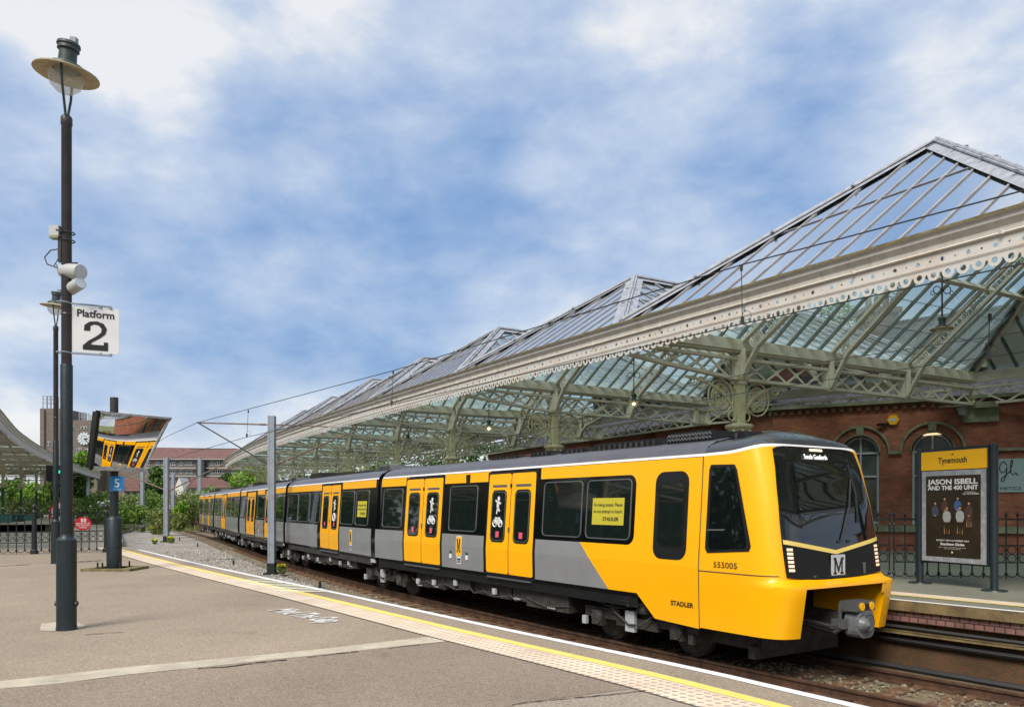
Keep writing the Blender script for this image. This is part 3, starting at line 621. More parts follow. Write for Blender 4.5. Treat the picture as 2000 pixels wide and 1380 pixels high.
def swin(mb, sg, x1, x2, z1, z2, off, r=.1, mi=0, fr=None, frr=.011):
    q = [((x1 + x2) / 2 + a, (z1 + z2) / 2 + b_) for a, b_ in rrect(abs(x2 - x1), z2 - z1, min(r, abs(x2 - x1) * .4))]
    side(mb, sg, q, off, mi)
    if fr is not None: mb.tube([(a, sg * (LAT(b_) + off), b_) for a, b_ in q], frr, 5, fr, closed=True)
def side_text(mb, car, txt, xc, zb, size, off, mi, bold=0, width=None):
    sg = car.sg; right = V((-1, 0, 0)) if sg > 0 else V((1, 0, 0))       # reading direction seen from the camera side
    k = (LAT(3.0) - LAT(1.5)) / 1.5 if zb > 1.45 else 0
    text_geo(mb, txt, size, (xc, sg * (LAT(zb) + off), zb), right, V((0, sg * k, 1)), mi, bold, width)
def bicycle(mb, sg, xc, zc, s_, off, mi):
    y = lambda z: sg * (LAT(z) + off)
    for dx in (-1, 1):
        mb.tube([(xc + dx * s_ * .62 + s_ * .40 * math.cos(a), y(zc), zc + s_ * .40 * math.sin(a)) for a in np.linspace(0, 2 * math.pi, 12)[:-1]], s_ * .09, 4, mi, closed=True)
    for a, b_ in (((-.62, 0), (-.3, .75)), ((.62, 0), (.3, .75)), ((-.35, .62), (.35, .62)), ((0, 0), (-.3, .65)), ((0, 0), (.3, .65)), ((-.62, 0), (0, 0))):
        mb.bar((xc + a[0] * s_, y(zc), zc + a[1] * s_), (xc + b_[0] * s_, y(zc), zc + b_[1] * s_), s_ * .16, s_ * .16, mi=mi)
def person_mark(mb, sg, xc, zc, s_, off, mi):
    y = lambda z: sg * (LAT(z) + off)
    side(mb, sg, [(xc + s_ * .28 * math.cos(a), zc + s_ * 1.1 + s_ * .28 * math.sin(a)) for a in np.linspace(0, 2 * math.pi, 10)[:-1]], off, mi)
    for a, b_, w_ in (((0, .8), (.1, 0), .42), ((0, .7), (-.55, .45), .18), ((.1, 0), (-.3, -.45), .22), ((.1, 0), (.35, -.75), .22), ((.1, .55), (.55, .9), .16)):
        mb.bar((xc + a[0] * s_, y(zc), zc + a[1] * s_), (xc + b_[0] * s_, y(zc), zc + b_[1] * s_), s_ * w_, s_ * .1, up=(0, 1, 0), mi=mi)
def m_badge(mb, car, xc, z1, z2, off, far=False):
    sg = car.sg; w_ = (z2 - z1) * .52
    q = [(xc + a, (z1 + z2) / 2 + b_) for a, b_ in rrect(w_, z2 - z1, .03, 2)]; side(mb, sg, q, off, 0)
    q2 = [(xc + a, (z1 + z2) / 2 + b_) for a, b_ in rrect(w_ + .03, z2 - z1 + .03, .04, 2)]; side(mb, sg, q2, off - .003, 2)
    zc = (z1 + z2) / 2 + .02; sx, sz_ = w_ * .72, (z2 - z1) * .70
    mb.add([(xc - sg * a * sx, sg * (LAT(zc) + off + .004), zc + b_ * sz_) for a, b_ in SLAB_M], [tuple(range(len(SLAB_M)))], 1)
    sbox(mb, sg, xc - w_ * .42, xc + w_ * .42, z1 - .17, z1 - .02, off - .002, 2); sbox(mb, sg, xc - w_ * .34, xc + w_ * .34, z1 - .145, z1 - .05, off, 1)
    side_text(mb, car, 'METRO', xc, z1 - .125, .055, off + .002, 2, .01, w_ * .55)
FZ, WB0, WB1, CZ = .955, 1.71, 2.84, 3.06        # panel foot, black band foot and head, cantrail
def wheels(mb, x, yy, mi=0):
    for s_ in (-1, 1):
        mb.lathe((x, s_ * .76, .40), [(.05, -.07), (.33, -.05), (.36, -.02), (.40, .0), (.42, .06)], 18, (0, -s_, 0), mi); mb.lathe((x, s_ * .76, .40), [(.001, -.075), (.12, -.09), (.33, -.04), (.40, .0)], 18, (0, s_, 0), mi)
def bogie(car, parent, xc, name='bogie'):
    mb = MB()
    for dx in (-.95, .95): wheels(mb, xc + dx, 0)
    for s_ in (-1, 1):
        y = s_ * 1.02
        mb.bar((xc - 1.35, y, .50), (xc - .45, y, .50), .12, .18, mi=0); mb.bar((xc + 1.35, y, .50), (xc + .45, y, .50), .12, .18, mi=0); mb.bar((xc - .5, y, .42), (xc + .5, y, .42), .14, .16, mi=0)
        for dx in (-.95, .95):
            mb.box((xc + dx, y + s_ * .07, .42), (.26, .12, .26), mi=0); mb.lathe((xc + dx, y + s_ * .12, .42), [(.13, 0), (.12, .03), (.001, .035)], 12, (0, s_, 0), 1)
            mb.lathe((xc + dx * .62, y, .52), [(.09, 0), (.09, .26)], 10, mi=0, cap=True)
        mb.box((xc + .1, y + s_ * .10, .45), (.22, .06, .34), mi=2); mb.lathe((xc - .15, y + s_ * .02, .6), [(.13, 0), (.15, .06), (.13, .12), (.15, .18), (.12, .22)], 12, mi=1, cap=True)
        mb.tube([(xc - .5, y + s_ * .13, .62), (xc - .2, y + s_ * .16, .42), (xc + .1, y + s_ * .16, .40), (xc + .5, y + s_ * .13, .58)], .018, 5, 1)
        mb.tube([(xc - 1.2, y + s_ * .1, .70), (xc - .6, y + s_ * .12, .62), (xc - .1, y + s_ * .1, .72), (xc + .5, y + s_ * .12, .62), (xc + 1.1, y + s_ * .1, .72)], .015, 5, 0)
        for dx in (-1.25, 1.3): mb.box((xc + dx, y + s_ * .10, .34), (.10, .06, .14), mi=2 if dx > 0 else 1)
    mb.bar((xc, -1, .5), (xc, 1, .5), .5, .2); return mb.build(name, ['under', 'bogie', 'lightbox'], parent)
def boxes(car, parent, x0, x1):
    mb = MB(); x = x0
    while x < x1 - .4:
        L = min(random.uniform(.5, 1.7), x1 - x); zb = random.uniform(.34, .50); sgn = car.sg
        mb.box((x + L / 2, 0, (.80 + zb) / 2), (L - .06, 2 * random.uniform(1.08, 1.2), .80 - zb), mi=0 if random.random() < .75 else 1)
        if random.random() < .6: mb.box((x + L * .5, sgn * 1.23, zb + .14), (.12, .05, .12), mi=2)
        if random.random() < .5:
            for k in range(4): mb.box((x + L * .3 + .06 * k, sgn * 1.22, zb + .05), (.025, .04, .025), mi=2)
        mb.tube([(x, sgn * 1.2, .52), (x + L / 2, sgn * 1.24, .46), (x + L, sgn * 1.2, .55)], .014, 5, 1)
        x += L
    return mb.build('underframe_equipment', ['under', 'bogie', 'lightbox'], parent)
def door(car, parent, p1, p2, marks=(None, None), name='door'):
    sg = car.sg; xa, xb = sorted((car.px(p1), car.px(p2))); mb = MB(); g = .035
    sbox(mb, sg, xa - .07, xb + .07, FZ - .03, 3.035, .006, 1)
    n_ = 2; wleaf = (xb - xa) / 2
    for k in range(2):
        a, b_ = xa + wleaf * k + (.012 if k else 0), xa + wleaf * (k + 1) - (0 if k else .012)
        q = [((a + b_) / 2 + s_, (FZ + .02 + 2.985) / 2 + z) for s_, z in rrect(b_ - a, 2.965 - FZ, .05, 2)]
        side(mb, sg, q, .016, 0)
        c_ = (a + b_) / 2; ww = wleaf * .58
        swin(mb, sg, c_ - ww / 2 - .035, c_ + ww / 2 + .035, 1.60, 2.66, .019, .12, 1)
        swin(mb, sg, c_ - ww / 2, c_ + ww / 2, 1.64, 2.62, .022, .10, 2, 3, .008)
        swin(mb, sg, c_ - ww * .55, c_ + ww * .55, 2.715, 2.765, .020, .02, 3)
        sbox(mb, sg, c_ - .06, c_ + .06, 1.70, 1.82, .025, 5)
        mk = marks[k]
        if mk:
            person_mark(mb, sg, c_, 2.30, .17, .028, 4)
            if mk == 'bike': bicycle(mb, sg, c_, 1.98, .17, .028, 4)
            else: mb.ring((c_, sg * (LAT(1.98) + .028), 1.98), .12, (1, 0, 0), (0, 0, 1), .025, 12, 4, 4)
    sbox(mb, sg, (xa + xb) / 2 - .014, (xa + xb) / 2 + .014, FZ, 2.98, .013, 6)
    mb.box(((xa + xb) / 2, sg * (LAT(1.85) + .02), 1.86), (.05, .03, .10), mi=3)
    mb.box(((xa + xb) / 2, sg * (LAT(2.75) + .02), 2.74), (.05, .03, .07), mi=1)
    mb.bar((xa + .05, sg * 1.33, .885), (xb - .05, sg * 1.33, .885), .05, .03, mi=3)
    return mb.build(name, ['yellow', 'black', 'glass', 'winframe', 'white', 'pink', 'darkred'], parent)
def window(car, parent, p1, p2, notice=False, z1=1.79, z2=2.77):
    sg = car.sg; xa, xb = sorted((car.px(p1), car.px(p2))); mb = MB(); swin(mb, sg, xa, xb, z1, z2, .009, .09, 0, 1, .013)
    o = mb.build('window', ['glass', 'winframe'], parent)
    if notice:
        n = MB(); w_ = (xb - xa) * .72; xc = (xa + xb) / 2; za, zb = 2.02, 2.47
        sbox(n, sg, xc - w_ / 2, xc + w_ / 2, za, zb, .013, 0)
        side_text(n, car, "I'm being tested. Please", xc, zb - .14, .08, .016, 1, .01, w_ * .9); side_text(n, car, "do not attempt to board.", xc, zb - .25, .08, .016, 1, .01, w_ * .9)
        side_text(n, car, "STADLER", xc - sg * w_ * .1, za + .07, .085, .016, 1, .03, w_ * .5)
        n.build('notice', ['notice', 'signblack'], parent)
    return o
def body(car, x0, x1, name='carriage'):
    """hull of one carriage with roof"""
    mb = MB(); pr = [(1.24, .86), (1.315, .90), (1.315, .95), (1.325, 1.45), (1.215, 3.06), (1.205, 3.075), (1.198, 3.100), (1.13, 3.20), (.95, 3.29), (.6, 3.36), (.2, 3.385)]
    full = [(y, z) for y, z in pr] + [(-y, z) for y, z in reversed(pr)]; n = len(full)
    vs = [(x, y, z) for x in (x0, x1) for y, z in full]; mb.v += vs
    for i in range(n - 1):
        j = i if i < len(pr) - 1 else n - 2 - i
        mi = 0 if j < 4 else 1 if j in (4, 5) else 2
        mb.f.append((i, i + 1, n + i + 1, n + i)); mb.m.append(mi)
    mb.f.append((0, n, 2 * n - 1, n - 1)); mb.m.append(0); mb.f += [tuple(range(n)), tuple(range(2 * n - 1, n - 1, -1))]; mb.m += [0, 0]
    return car.part(mb, name, ['black_gloss', 'white_line', 'roofgrey'], train)
def panels(car, parent, mats, yel, grey):
    sg = car.sg
    for a, b_ in yel: mb = MB(); sbox(mb, sg, *sorted((car.px(a), car.px(b_))), WB1, CZ - .01, .005, 0); mb.build('roofline_panel', 'yellow', parent)
    for a, b_ in grey: mb = MB(); sbox(mb, sg, *sorted((car.px(a), car.px(b_))), FZ, WB0, .005, 0); mb.build('side_panel', 'grey_panel', parent)
    xs = [car.px(p) for ab in grey + yel for p in ab]; xa, xb = min(xs), max(xs)
    mb = MB(); sbox(mb, -sg, xa, xb, WB1, CZ - .01, .005, 0); mb.build('roofline_panel', 'yellow', parent)
    mb = MB(); sbox(mb, -sg, xa, xb, FZ, WB0, .005, 0); mb.build('side_panel', 'grey_panel', parent)
def roof_kit(car, parent, items, name='roof_equipment'):
    mb = MB()
    for x1, x2, y, wd, z0, z1, mi in items:
        d = .10; c_ = [(x1, z0), (x2, z0), (x2 - d, z1), (x1 + d, z1)]
        mb.prism([(x, y - wd / 2, z) for x, z in c_], (0, wd, 0), mi)
        k = x1 + .2
        while k < x2 - .2: mb.box((k, y + car.sg * wd / 2, (z0 + z1) / 2), (.05, .03, (z1 - z0) * .6), mi=2); k += .14
    return mb.build(name, ['black', 'roofgrey', 'under'], parent)
# --- lead carriage
car = Car(1.5, 13.6); xe = car.lx(13.70); xJ = car.lx(2.39)
lead = body(car, xJ, xe)
sg = 1
panels(car, lead, None, [(744, 793), (858, 946), (1043, 1366)], [(737, 786.5), (849, 939), (1034, 1195)])
mb = MB(); P = lambda px, z: (car.px(px), z)
side(mb, 1, [P(1126, WB0), P(1366, WB0), (xJ, FZ), P(1184, FZ)], .0058, 0)
side(mb, 1, [(car.px(1205), WB0), (xJ, WB0), (xJ, WB1 + .01), (car.px(1205), WB1 + .01)], .0055, 0)
qa = [P(1240, .955), (xJ, .955), (xJ, .56), P(1276, .60)]; side(mb, 1, qa, .005, 0)
side(mb, -1, [(xJ, .56), (xJ + 2.4, .955), (xJ + 2.8, 1.71), (xJ + 2.3, 3.05), (xJ, 3.05)], .006, 0)
mb.prism([(qa[0][0], 1.28, .955), (xJ, 1.28, .955), (xJ, 1.28, .56), (qa[3][0], 1.28, .6)], (0, .02, 0), 0)
o_ = mb.build('cab_side_panel', 'yellow', lead)
mb = MB(); q = [(x, z) for x, z in [(car.px(a) + 0, z) for a, z in ()]]
xr0, xr1 = car.px(1043), car.px(1233)
qq = [((xr0 + xr1) / 2 + a, (WB0 + WB1) / 2 + b_) for a, b_ in rrect(abs(xr0 - xr1), WB1 - WB0 + .0, .16, 5)]; side(mb, 1, qq, .0062, 0)
sbox(mb, 1, *sorted((car.px(1034), car.px(1080))), WB0, WB1, .0064, 0)
mb.build('window_surround', 'black_gloss', lead)
window(car, lead, 1052, 1127); window(car, lead, 1138, 1225, True); window(car, lead, 871, 923); window(car, lead, 749, 783)
door(car, lead, 945, 1035, (None, 'bike') if False else (None, 'bike')); door(car, lead, 790, 856.5, ('bike', None))
mb = MB(); x1, x2 = sorted((car.px(1272), car.px(1340))); swin(mb, 1, x1, x2, 1.53, 2.86, .009, .17, 1); swin(mb, 1, x1 + .09, x2 - .09, 1.72, 2.68, .012, .09, 0, 2, .008)
mb.build('crew_door_window', ['glass', 'black', 'black'], lead)
mb = MB(); m_badge(mb, car, car.px(891.5), 1.235, 1.66, .009)
for p_ in (877, 907):
    xq = car.px(p_); mb.box((xq, 1.335, 1.22), (.10, .012, .10), mi=2); mb.box((xq, 1.337, 1.30), (.08, .01, .06), mi=3)
mb.build('side_emblem', ['signyellow', 'signblack', 'white', 'greencol'], lead)
mb = MB(); side_text(mb, car, 'STADLER', car.px(1332), sz(1332, 1183), .095, .012, 0, .03, abs(car.px(1355) - car.px(1308)))
for pxx, pyy, tx, s_ in ((1217, 1169, '60 m', .07), (1213, 1176, '80 km/h', .07), (1218, 1184, 'Pop', .06), (1237, 1184, 'L', .06)): side_text(mb, car, tx, car.px(pxx), .80 + (1176 - pyy) * .008, s_, -.02, 1, .01)
mb.build('side_lettering', ['signblack', 'white'], lead)
mb = MB(); mb.box((car.px(903), LAT(2.95) + .01, 2.93), (.16, .02, .17), mi=0); mb.build('side_camera', 'black', lead)
# black solebar band and marks
mb = MB(); x1, x2 = sorted((car.px(742), car.px(1240))); sbox(mb, 1, x1, x2, .72, .955, -.02, 0); sbox(mb, -1, x1, x2, .72, .955, -.02, 0); mb.build('solebar', 'black', lead)
bogie(car, lead, car.lx(3.95)); boxes(car, lead, car.lx(5.6), car.lx(12.2))
mb = MB(); mb.box((car.lx(2.1), 0, .45), (.9, 1.7, .30)); mb.box((car.lx(1.75), .0, .28), (.12, 1.9, .18)); mb.build('obstacle_deflector', 'under', lead)
items = [(car.px(1343), car.px(1247), .30, .9, 3.32, 3.50, 0), (car.px(1240), car.px(1100), .30, .9, 3.30, 3.45, 0), (car.px(1096), car.px(1040), .3, .9, 3.30, 3.42, 0), (car.px(1030), car.px(985), .5, .6, 3.30, 3.42, 0), (car.px(960), car.px(905), .3, .8, 3.30, 3.40, 0), (car.px(1395), car.px(1352), .15, .9, 3.32, 3.45, 0)]
roof_kit(car, lead, items)
mb = MB()
xa, xb = car.px(1339), car.px(1252); ns = 13
for r_ in (0, 1):
    for k in range(ns):
        xq = xa + (xb - xa) * (k + .5) / ns; z = 3.385 + .06 * r_; d = abs(xb - xa) / ns * .5
        mb.bar((xq - d, .765, z - .02), (xq, .765, z + .02), .015, .02); mb.bar((xq, .765, z + .02), (xq + d, .765, z - .02), .015, .02)
mb.build('roof_grille', 'winframe', lead)
# --- cab shell
UF = [(.58, .975), (.9, .92), (1.24, .865), (1.285, .875), (1.305, 1.0), (1.35, 1.06), (1.9, 1.13), (2.35, 1.20), (2.8, 1.32), (3.06, 1.42), (3.13, 1.455)]
def ufz(z): return float(np.interp(z, [a for a, b_ in UF], [b_ for a, b_ in UF]))
def Dz(z): return xJ - car.lx(ufz(z))
def hullxy(t_, W, D, n=8.):
    c_, s_ = math.cos(t_), math.sin(t_); return xJ - D * abs(s_) ** (2 / n), W * math.copysign(abs(c_) ** (2 / n), c_)
def frontx(l, z, n=8.): W = LAT(min(z, 3.06)); return xJ - Dz(z) * max(0, 1 - min(1, abs(l) / W) ** n) ** (1 / n)
def frise(l, z): W = LAT(min(z, 3.06)); return .10 * min(1, max(0, (z - 2.5) / .56)) * max(0, 1 - (abs(l) / W) ** 8) ** (3 / 8)
ts = sorted(set([round(x, 5) for x in np.concatenate([np.linspace(0, .35, 9), np.linspace(.35, math.pi - .35, 41), np.linspace(math.pi - .35, math.pi, 9)])]))
rows = [(z, LAT(z), Dz(z), 8.) for z in (.58, .75, .9, 1.1, 1.24, 1.275, 1.31, 1.36, 1.45, 1.7, 1.9, 2.15, 2.35, 2.6, 2.8, 2.95, 3.06)]
cap_rows = [(3.075, 1.205, Dz(3.06) - .005, 8.), (3.100, 1.198, Dz(3.125), 8.), (3.17, 1.16, Dz(3.125) - .05, 6.), (3.23, 1.06, Dz(3.125) - .14, 4.), (3.29, .90, Dz(3.125) - .28, 3.2), (3.34, .62, Dz(3.125) - .46, 2.6), (3.38, .25, Dz(3.125) - .7, 2.2), (3.385, .02, .05, 2.)]
def shell(mb, rows, mis, hole=False):
    n = len(ts); base = len(mb.v)
    for z, W, D, e_ in rows:
        for t_ in ts:
            x, y = hullxy(t_, W, D, e_); fr_ = max(0, (xJ - x) / max(D, .01)) ** 3; mb.v.append((x, y, z + .10 * fr_ * min(1, max(0, (z - 2.5) / .56))))
    for i in range(len(rows) - 1):
        for k in range(n - 1):
            a = base + i * n + k; q = (a, a + 1, a + n + 1, a + n); vm = [mb.v[j] for j in q]; cy = sum(v[1] for v in vm) / 4; cxx = sum(v[0] for v in vm) / 4
            if hole and rows[i + 1][0] <= 1.24 and -.82 < cy < .93 and cxx < xJ - .7: continue
            mb.f.append(q); mb.m.append(mis[i])
mb = MB(); shell(mb, rows, [0] * (len(rows) - 1), hole=True)
for yq in (-.87, .93):      # inside faces of the coupler opening
    for za, zb in ((.58, .9), (.9, 1.24)): mb.poly([(frontx(yq, za), yq, za), (frontx(yq, zb), yq, zb), (xJ - .35, yq * .97, zb), (xJ - .35, yq * .97, za)], 0 if yq < 0 else 1)
mb.poly([(frontx(0, 1.24), -.87, 1.24), (frontx(0, 1.24), .93, 1.24), (xJ - .3, .9, 1.24), (xJ - .3, -.86, 1.24)], 1)
mb.poly([(xJ - .32, -.95, .58), (xJ - .32, .95, .58), (xJ - .32, .95, 1.24), (xJ - .32, -.95, 1.24)], 1)
cab = car.part(mb, 'cab_shell', ['yellow', 'black'], train, smooth=True)
mb = MB(); shell(mb, [rows[-1]] + cap_rows, [0, 0] + [1] * 6); mb.build('cab_roof', ['white_line', 'cabroof'], cab, smooth=True)
mb = MB()
for zz_, hw in ((1.405, .007),):
    pts = [hullxy(t_, LAT(zz_) + .002, Dz(zz_) + .002) for t_ in np.linspace(.02, .95, 24)]; pts = [p_ for p_ in pts if abs(p_[1]) > 1.06]
    mb.tube([(xJ, LAT(zz_) + .003, zz_)] + [(x, y, zz_) for x, y in pts if y > 0], .007, 4)
mb.tube([(xJ, LAT(z) + .003, z) for z in (.56, 1.0, 1.45, 2.2, 3.05)], .009, 4); mb.build('panel_joint', 'crack', cab)
# black front mask following the nose surface
def fmask(mb, zl, zh, hw, off, mi, nx=36, nz=16):
    b0 = len(mb.v)
    for i in range(nz + 1):
        f_ = i / nz
        for k in range(nx + 1):
            s_ = -1 + 2 * k / nx; l = s_ * hw(f_); z = zl(s_) + (zh(s_) - zl(s_)) * f_; zr = z + frise(l, z)
            mb.v.append((frontx(l, z) - off, l, zr))
    for i in range(nz):
        for k in range(nx): a = b0 + i * (nx + 1) + k; mb.f.append((a, a + 1, a + nx + 2, a + nx + 1)); mb.m.append(mi)
HW = lambda f_: 1.06 + .03 * math.sin(f_ * 3.14) - .13 * f_ ** 2
mb = MB(); fmask(mb, lambda s_: 1.335 + .05 * abs(s_) ** 3, lambda s_: 3.072 - .04 * s_ ** 8, HW, .008, 0)
mask = mb.build('windscreen', ['windscreen'], cab, smooth=True)
mb = MB(); fmask(mb, lambda s_: 1.337 + .05 * abs(s_) ** 3, lambda s_: 1.665 + .165 * abs(s_), lambda f_: 1.07, .020, 0, nz=12); mb.build('grille_panel', 'black', cab, smooth=True)
def strip_front(mb, pts, th, off, mi):
    n = 14
    for a, b_ in zip(pts[:-1], pts[1:]):
        for k in range(n):
            l0, z0 = a[0] + (b_[0] - a[0]) * k / n, a[1] + (b_[1] - a[1]) * k / n; l1, z1 = a[0] + (b_[0] - a[0]) * (k + 1) / n, a[1] + (b_[1] - a[1]) * (k + 1) / n
            mb.poly([(frontx(l0, z0) - off, l0, z0), (frontx(l1, z1) - off, l1, z1), (frontx(l1, z1 + th) - off, l1, z1 + th), (frontx(l0, z0 + th) - off, l0, z0 + th)], mi)
mb = MB(); strip_front(mb, [(1.07, 1.83), (0, 1.665), (-1.07, 1.83)], .058, .026, 0); mb.build('chevron_strip', 'paleyellow', cab)
for s_ in (1, -1):
    mb = MB()
    for k in range(6):
        z = 1.46 + .055 * k; strip_front(mb, [(s_ * 1.03, z + .004), (s_ * .925, z)], .036, .028, 0)
    mb.build('headlight', 'headlamp', cab)
mb = MB(); xq = frontx(0, 1.5) - .036; mb.prism([(xq, a, 1.505 + b_) for a, b_ in rrect(.31, .31, .015, 2)], (.008, 0, 0), 0)
mb.add([(xq - .004, -a * .23, 1.505 + b_ * .23) for a, b_ in SLAB_M], [tuple(range(len(SLAB_M)))], 1); mb.build('front_emblem', ['platewhite', 'signblack'], cab)
mb = MB(); xq = frontx(.05, 2.90) - .020; sl = (frontx(0, 3.0) - frontx(0, 2.8)) / .24
text_geo(mb, 'South Gosforth', .10, (xq, .08, 3.00), (0, -1, 0), (sl, 0, 1), 0, .012, .52); mb.build('destination_display', 'led', cab)
mb = MB(); mb.poly([(frontx(0, 3.02) - .02, .16, 3.115), (frontx(0, 3.02) - .02, -.13, 3.115), (frontx(0, 3.02) - .008, -.13, 3.148), (frontx(0, 3.02) - .008, .16, 3.148)]); mb.build('cab_light', 'ledwarm', cab)
mb = MB(); wp = [(-.15, 1.85), (-.25, 2.0), (-.45, 2.35), (-.62, 2.72)]; mb.tube([(frontx(l, z) - .03, l, z) for l, z in wp], .012, 5); mb.tube([(frontx(l, z) - .028, l, z) for l, z in [(-.60, 2.10), (-.66, 2.5), (-.68, 2.95)]], .014, 5)
for l in (-.1, -.32): mb.lathe((frontx(l, 1.84) - .0, l, 1.84), [(.025, 0), (.02, .03), (.001, .035)], 8, (-1, 0, 0))
mb.build('windscreen_wiper', 'rubber', cab)
mb = MB(); mb.box((frontx(-.62, 1.45) - .02, -.62, 1.45), (.02, .05, .16)); mb.box((frontx(.5, 1.37) - .012, .52, 1.375), (.02, .05, .03)); mb.build('front_fittings', 'winframe', cab)
# cab side window on the curved shell
def hullsolve(px, py, iters=80):
    best = None
    for k in range(iters + 1):
        x = car.lx(1.15) + (xJ - car.lx(1.15)) * k / iters; z = 2.2
        for _ in range(5):
            D = Dz(z); W = LAT(z); r_ = max(0, 1 - min(1, (xJ - x) / D) ** 8) ** (1 / 8); p_ = car.m @ V((x, W * r_, z)); z = EYE + (HOR - py) * p_.y / F
        e_ = abs(1000 + F * p_.x / p_.y - px)
        if best is None or e_ < best[0]: best = (e_, x, z)
    return best[1], best[2]
def hullgrid(mb, qd, off, mi, n=18):
    (a, b_, c_, d_) = [hullsolve(*p_) for p_ in qd]; b0 = len(mb.v)
    for i in range(n + 1):
        for j in range(n + 1):
            u_, v_ = j / n, i / n; x = (a[0] * (1 - u_) + b_[0] * u_) * (1 - v_) + (d_[0] * (1 - u_) + c_[0] * u_) * v_; z = (a[1] * (1 - u_) + b_[1] * u_) * (1 - v_) + (d_[1] * (1 - u_) + c_[1] * u_) * v_
            D = Dz(z); W = LAT(z); mb.v.append((x - off * .2, W * max(0, 1 - min(1, (xJ - x) / D) ** 8) ** (1 / 8) + off, z))
    for i in range(n):
        for j in range(n):
            if (i in (0, n - 1)) and (j in (0, n - 1)):
                a0 = b0 + i * (n + 1) + j; q = [a0, a0 + 1, a0 + n + 2, a0 + n + 1]
                k = {(0, 0): 0, (0, n - 1): 1, (n - 1, n - 1): 2, (n - 1, 0): 3}[(i, j)]; q.pop(k); mb.f.append(tuple(q)); mb.m.append(mi); continue
            a0 = b0 + i * (n + 1) + j; mb.f.append((a0, a0 + 1, a0 + n + 2, a0 + n + 1)); mb.m.append(mi)
mb = MB(); hullgrid(mb, [(1386, 907), (1438, 906), (1468, 1076), (1377, 1079)], .008, 1); hullgrid(mb, [(1391, 913), (1434, 912), (1460, 1070), (1383, 1073)], .012, 0)
a_, b_ = hullsolve(1383, 1034), hullsolve(1458, 1034); mb.bar((a_[0], LAT(a_[1]) * .995 + .02, a_[1]), (b_[0], LAT(b_[1]) * .975 + .02, b_[1]), .02, .02, mi=2)
mb.build('cab_side_window', ['windscreen', 'black', 'winframe'], cab)
mb = MB(); a_ = hullsolve(1417, 1100); text_geo(mb, '555005', .115, (a_[0], LAT(1.5) + .012, 1.475), (-1, -.012, 0), (0, -.04, 1), 0, .0, .42); mb.build('unit_number', 'signblack', cab)
# coupler
mb = MB(); xc = car.lx(.62)
mb.bar((xJ - .3, 0, .80), (xc + .22, 0, .76), .20, .20, mi=0); hexo = [(xc, a * 1.0, .74 + b_) for a, b_ in rrect(.34, .36, .10, 3)]; mb.prism(hexo, (.22, 0, 0), 1)
mb.lathe((xc - .001, -.06, .75), [(.125, 0), (.12, -.004), (.10, .05), (.001, .12)], 16, (1, 0, 0), 2); mb.lathe((xc - .003, .09, .75), [(.11, .0), (.07, -.06), (.001, -.10)], 14, (1, 0, 0), 1)
mb.box((xc + .14, .0, .985), (.26, .42, .13), mi=3); 
for l in (-.12, .10): mb.lathe((xc + .008, l, .985), [(.055, 0), (.055, -.012), (.001, -.013)], 14, (1, 0, 0), 4)
mb.box((xc + .003, -.01, .985), (.01, .09, .07), mi=5)
for k in range(5): mb.tube([(xJ - .35, .5 - .1 * k, .9 - .05 * k), (xc + .3, .38 - .03 * k, .72 - .03 * k), (xc + .18, .2, .70)], .016, 5, 3 if k % 2 else 0)
mb.box((xc + .25, .22, .74), (.18, .14, .12), mi=3); mb.bar((xc + .2, .30, .70), (xc + .2, .30, 1.02), .03, .03, mi=3)
mb.build('coupler', ['under', 'couplergrey', 'black', 'winframe', 'signyellow', 'signblack'], cab)
# --- the other carriages
def mid(ua, ub, yel, grey, doors, wins, badge, marks=None, notice=None, rev=False):
    c = Car(ua, ub, rev); xs = sorted((c.lx(ua + .22), c.lx(ub - .22))); bd = body(c, *xs)
    panels(c, bd, None, yel, grey)
    for k, d in enumerate(doors): door(c, bd, *d, marks=(marks if marks and k == 0 else (None, None)))
    for k, w_ in enumerate(wins): window(c, bd, *w_, notice=(notice == k))
    if badge:
        mb = MB(); m_badge(mb, c, c.px(badge), 1.21, 1.62, .009); mb.build('side_emblem', ['signyellow', 'signblack', 'white'], bd)
    mb = MB(); sbox(mb, c.sg, xs[0] + .3, xs[1] - .3, .72, .955, -.02); sbox(mb, -c.sg, xs[0] + .3, xs[1] - .3, .72, .955, -.02); mb.build('solebar', 'under', bd)
    boxes(c, bd, xs[0] + 2.0, xs[1] - 2.0)
    L = xs[1] - xs[0]; it = [(xs[0] + .3, xs[0] + 1.5, 0, 1.5, 3.34, 3.47, 1)]; x = xs[0] + 1.9
    while x < xs[1] - 1.2: d = random.uniform(.7, 1.8); it.append((x, x + d, random.uniform(-.2, .35), random.uniform(.6, 1.1), 3.32, random.uniform(3.42, 3.54), 0)); x += d + random.uniform(.15, .6)
    roof_kit(c, bd, it); return c, bd
c2, b2 = mid(13.81, 24.28, [(560, 623), (663.5, 732)], [(559.5, 619), (657, 727)], [(625.5, 661)], [(693, 719), (663, 689), (602.5, 622.5), (581.5, 601), (563, 580.5)], 685.5, marks=(None, 'chair') if False else ('chair', None), notice=0)
c3, b3 = mid(24.28, 36.29, [(469, 479), (500, 514), (534, 556)], [(470, 480), (499, 515), (533, 556)], [(482.5, 497), (517.5, 533)], [(538, 554.5), (501.5, 515.5), (471.5, 480.5)], 505.5)
c4, b4 = mid(36.29, 49.09, [(419.5, 433), (443, 467)], [(419.5, 433), (442, 466.5)], [(434, 442)], [(460, 467), (452, 459.5), (444, 451.5), (427, 433), (420.5, 426.5)], 425)
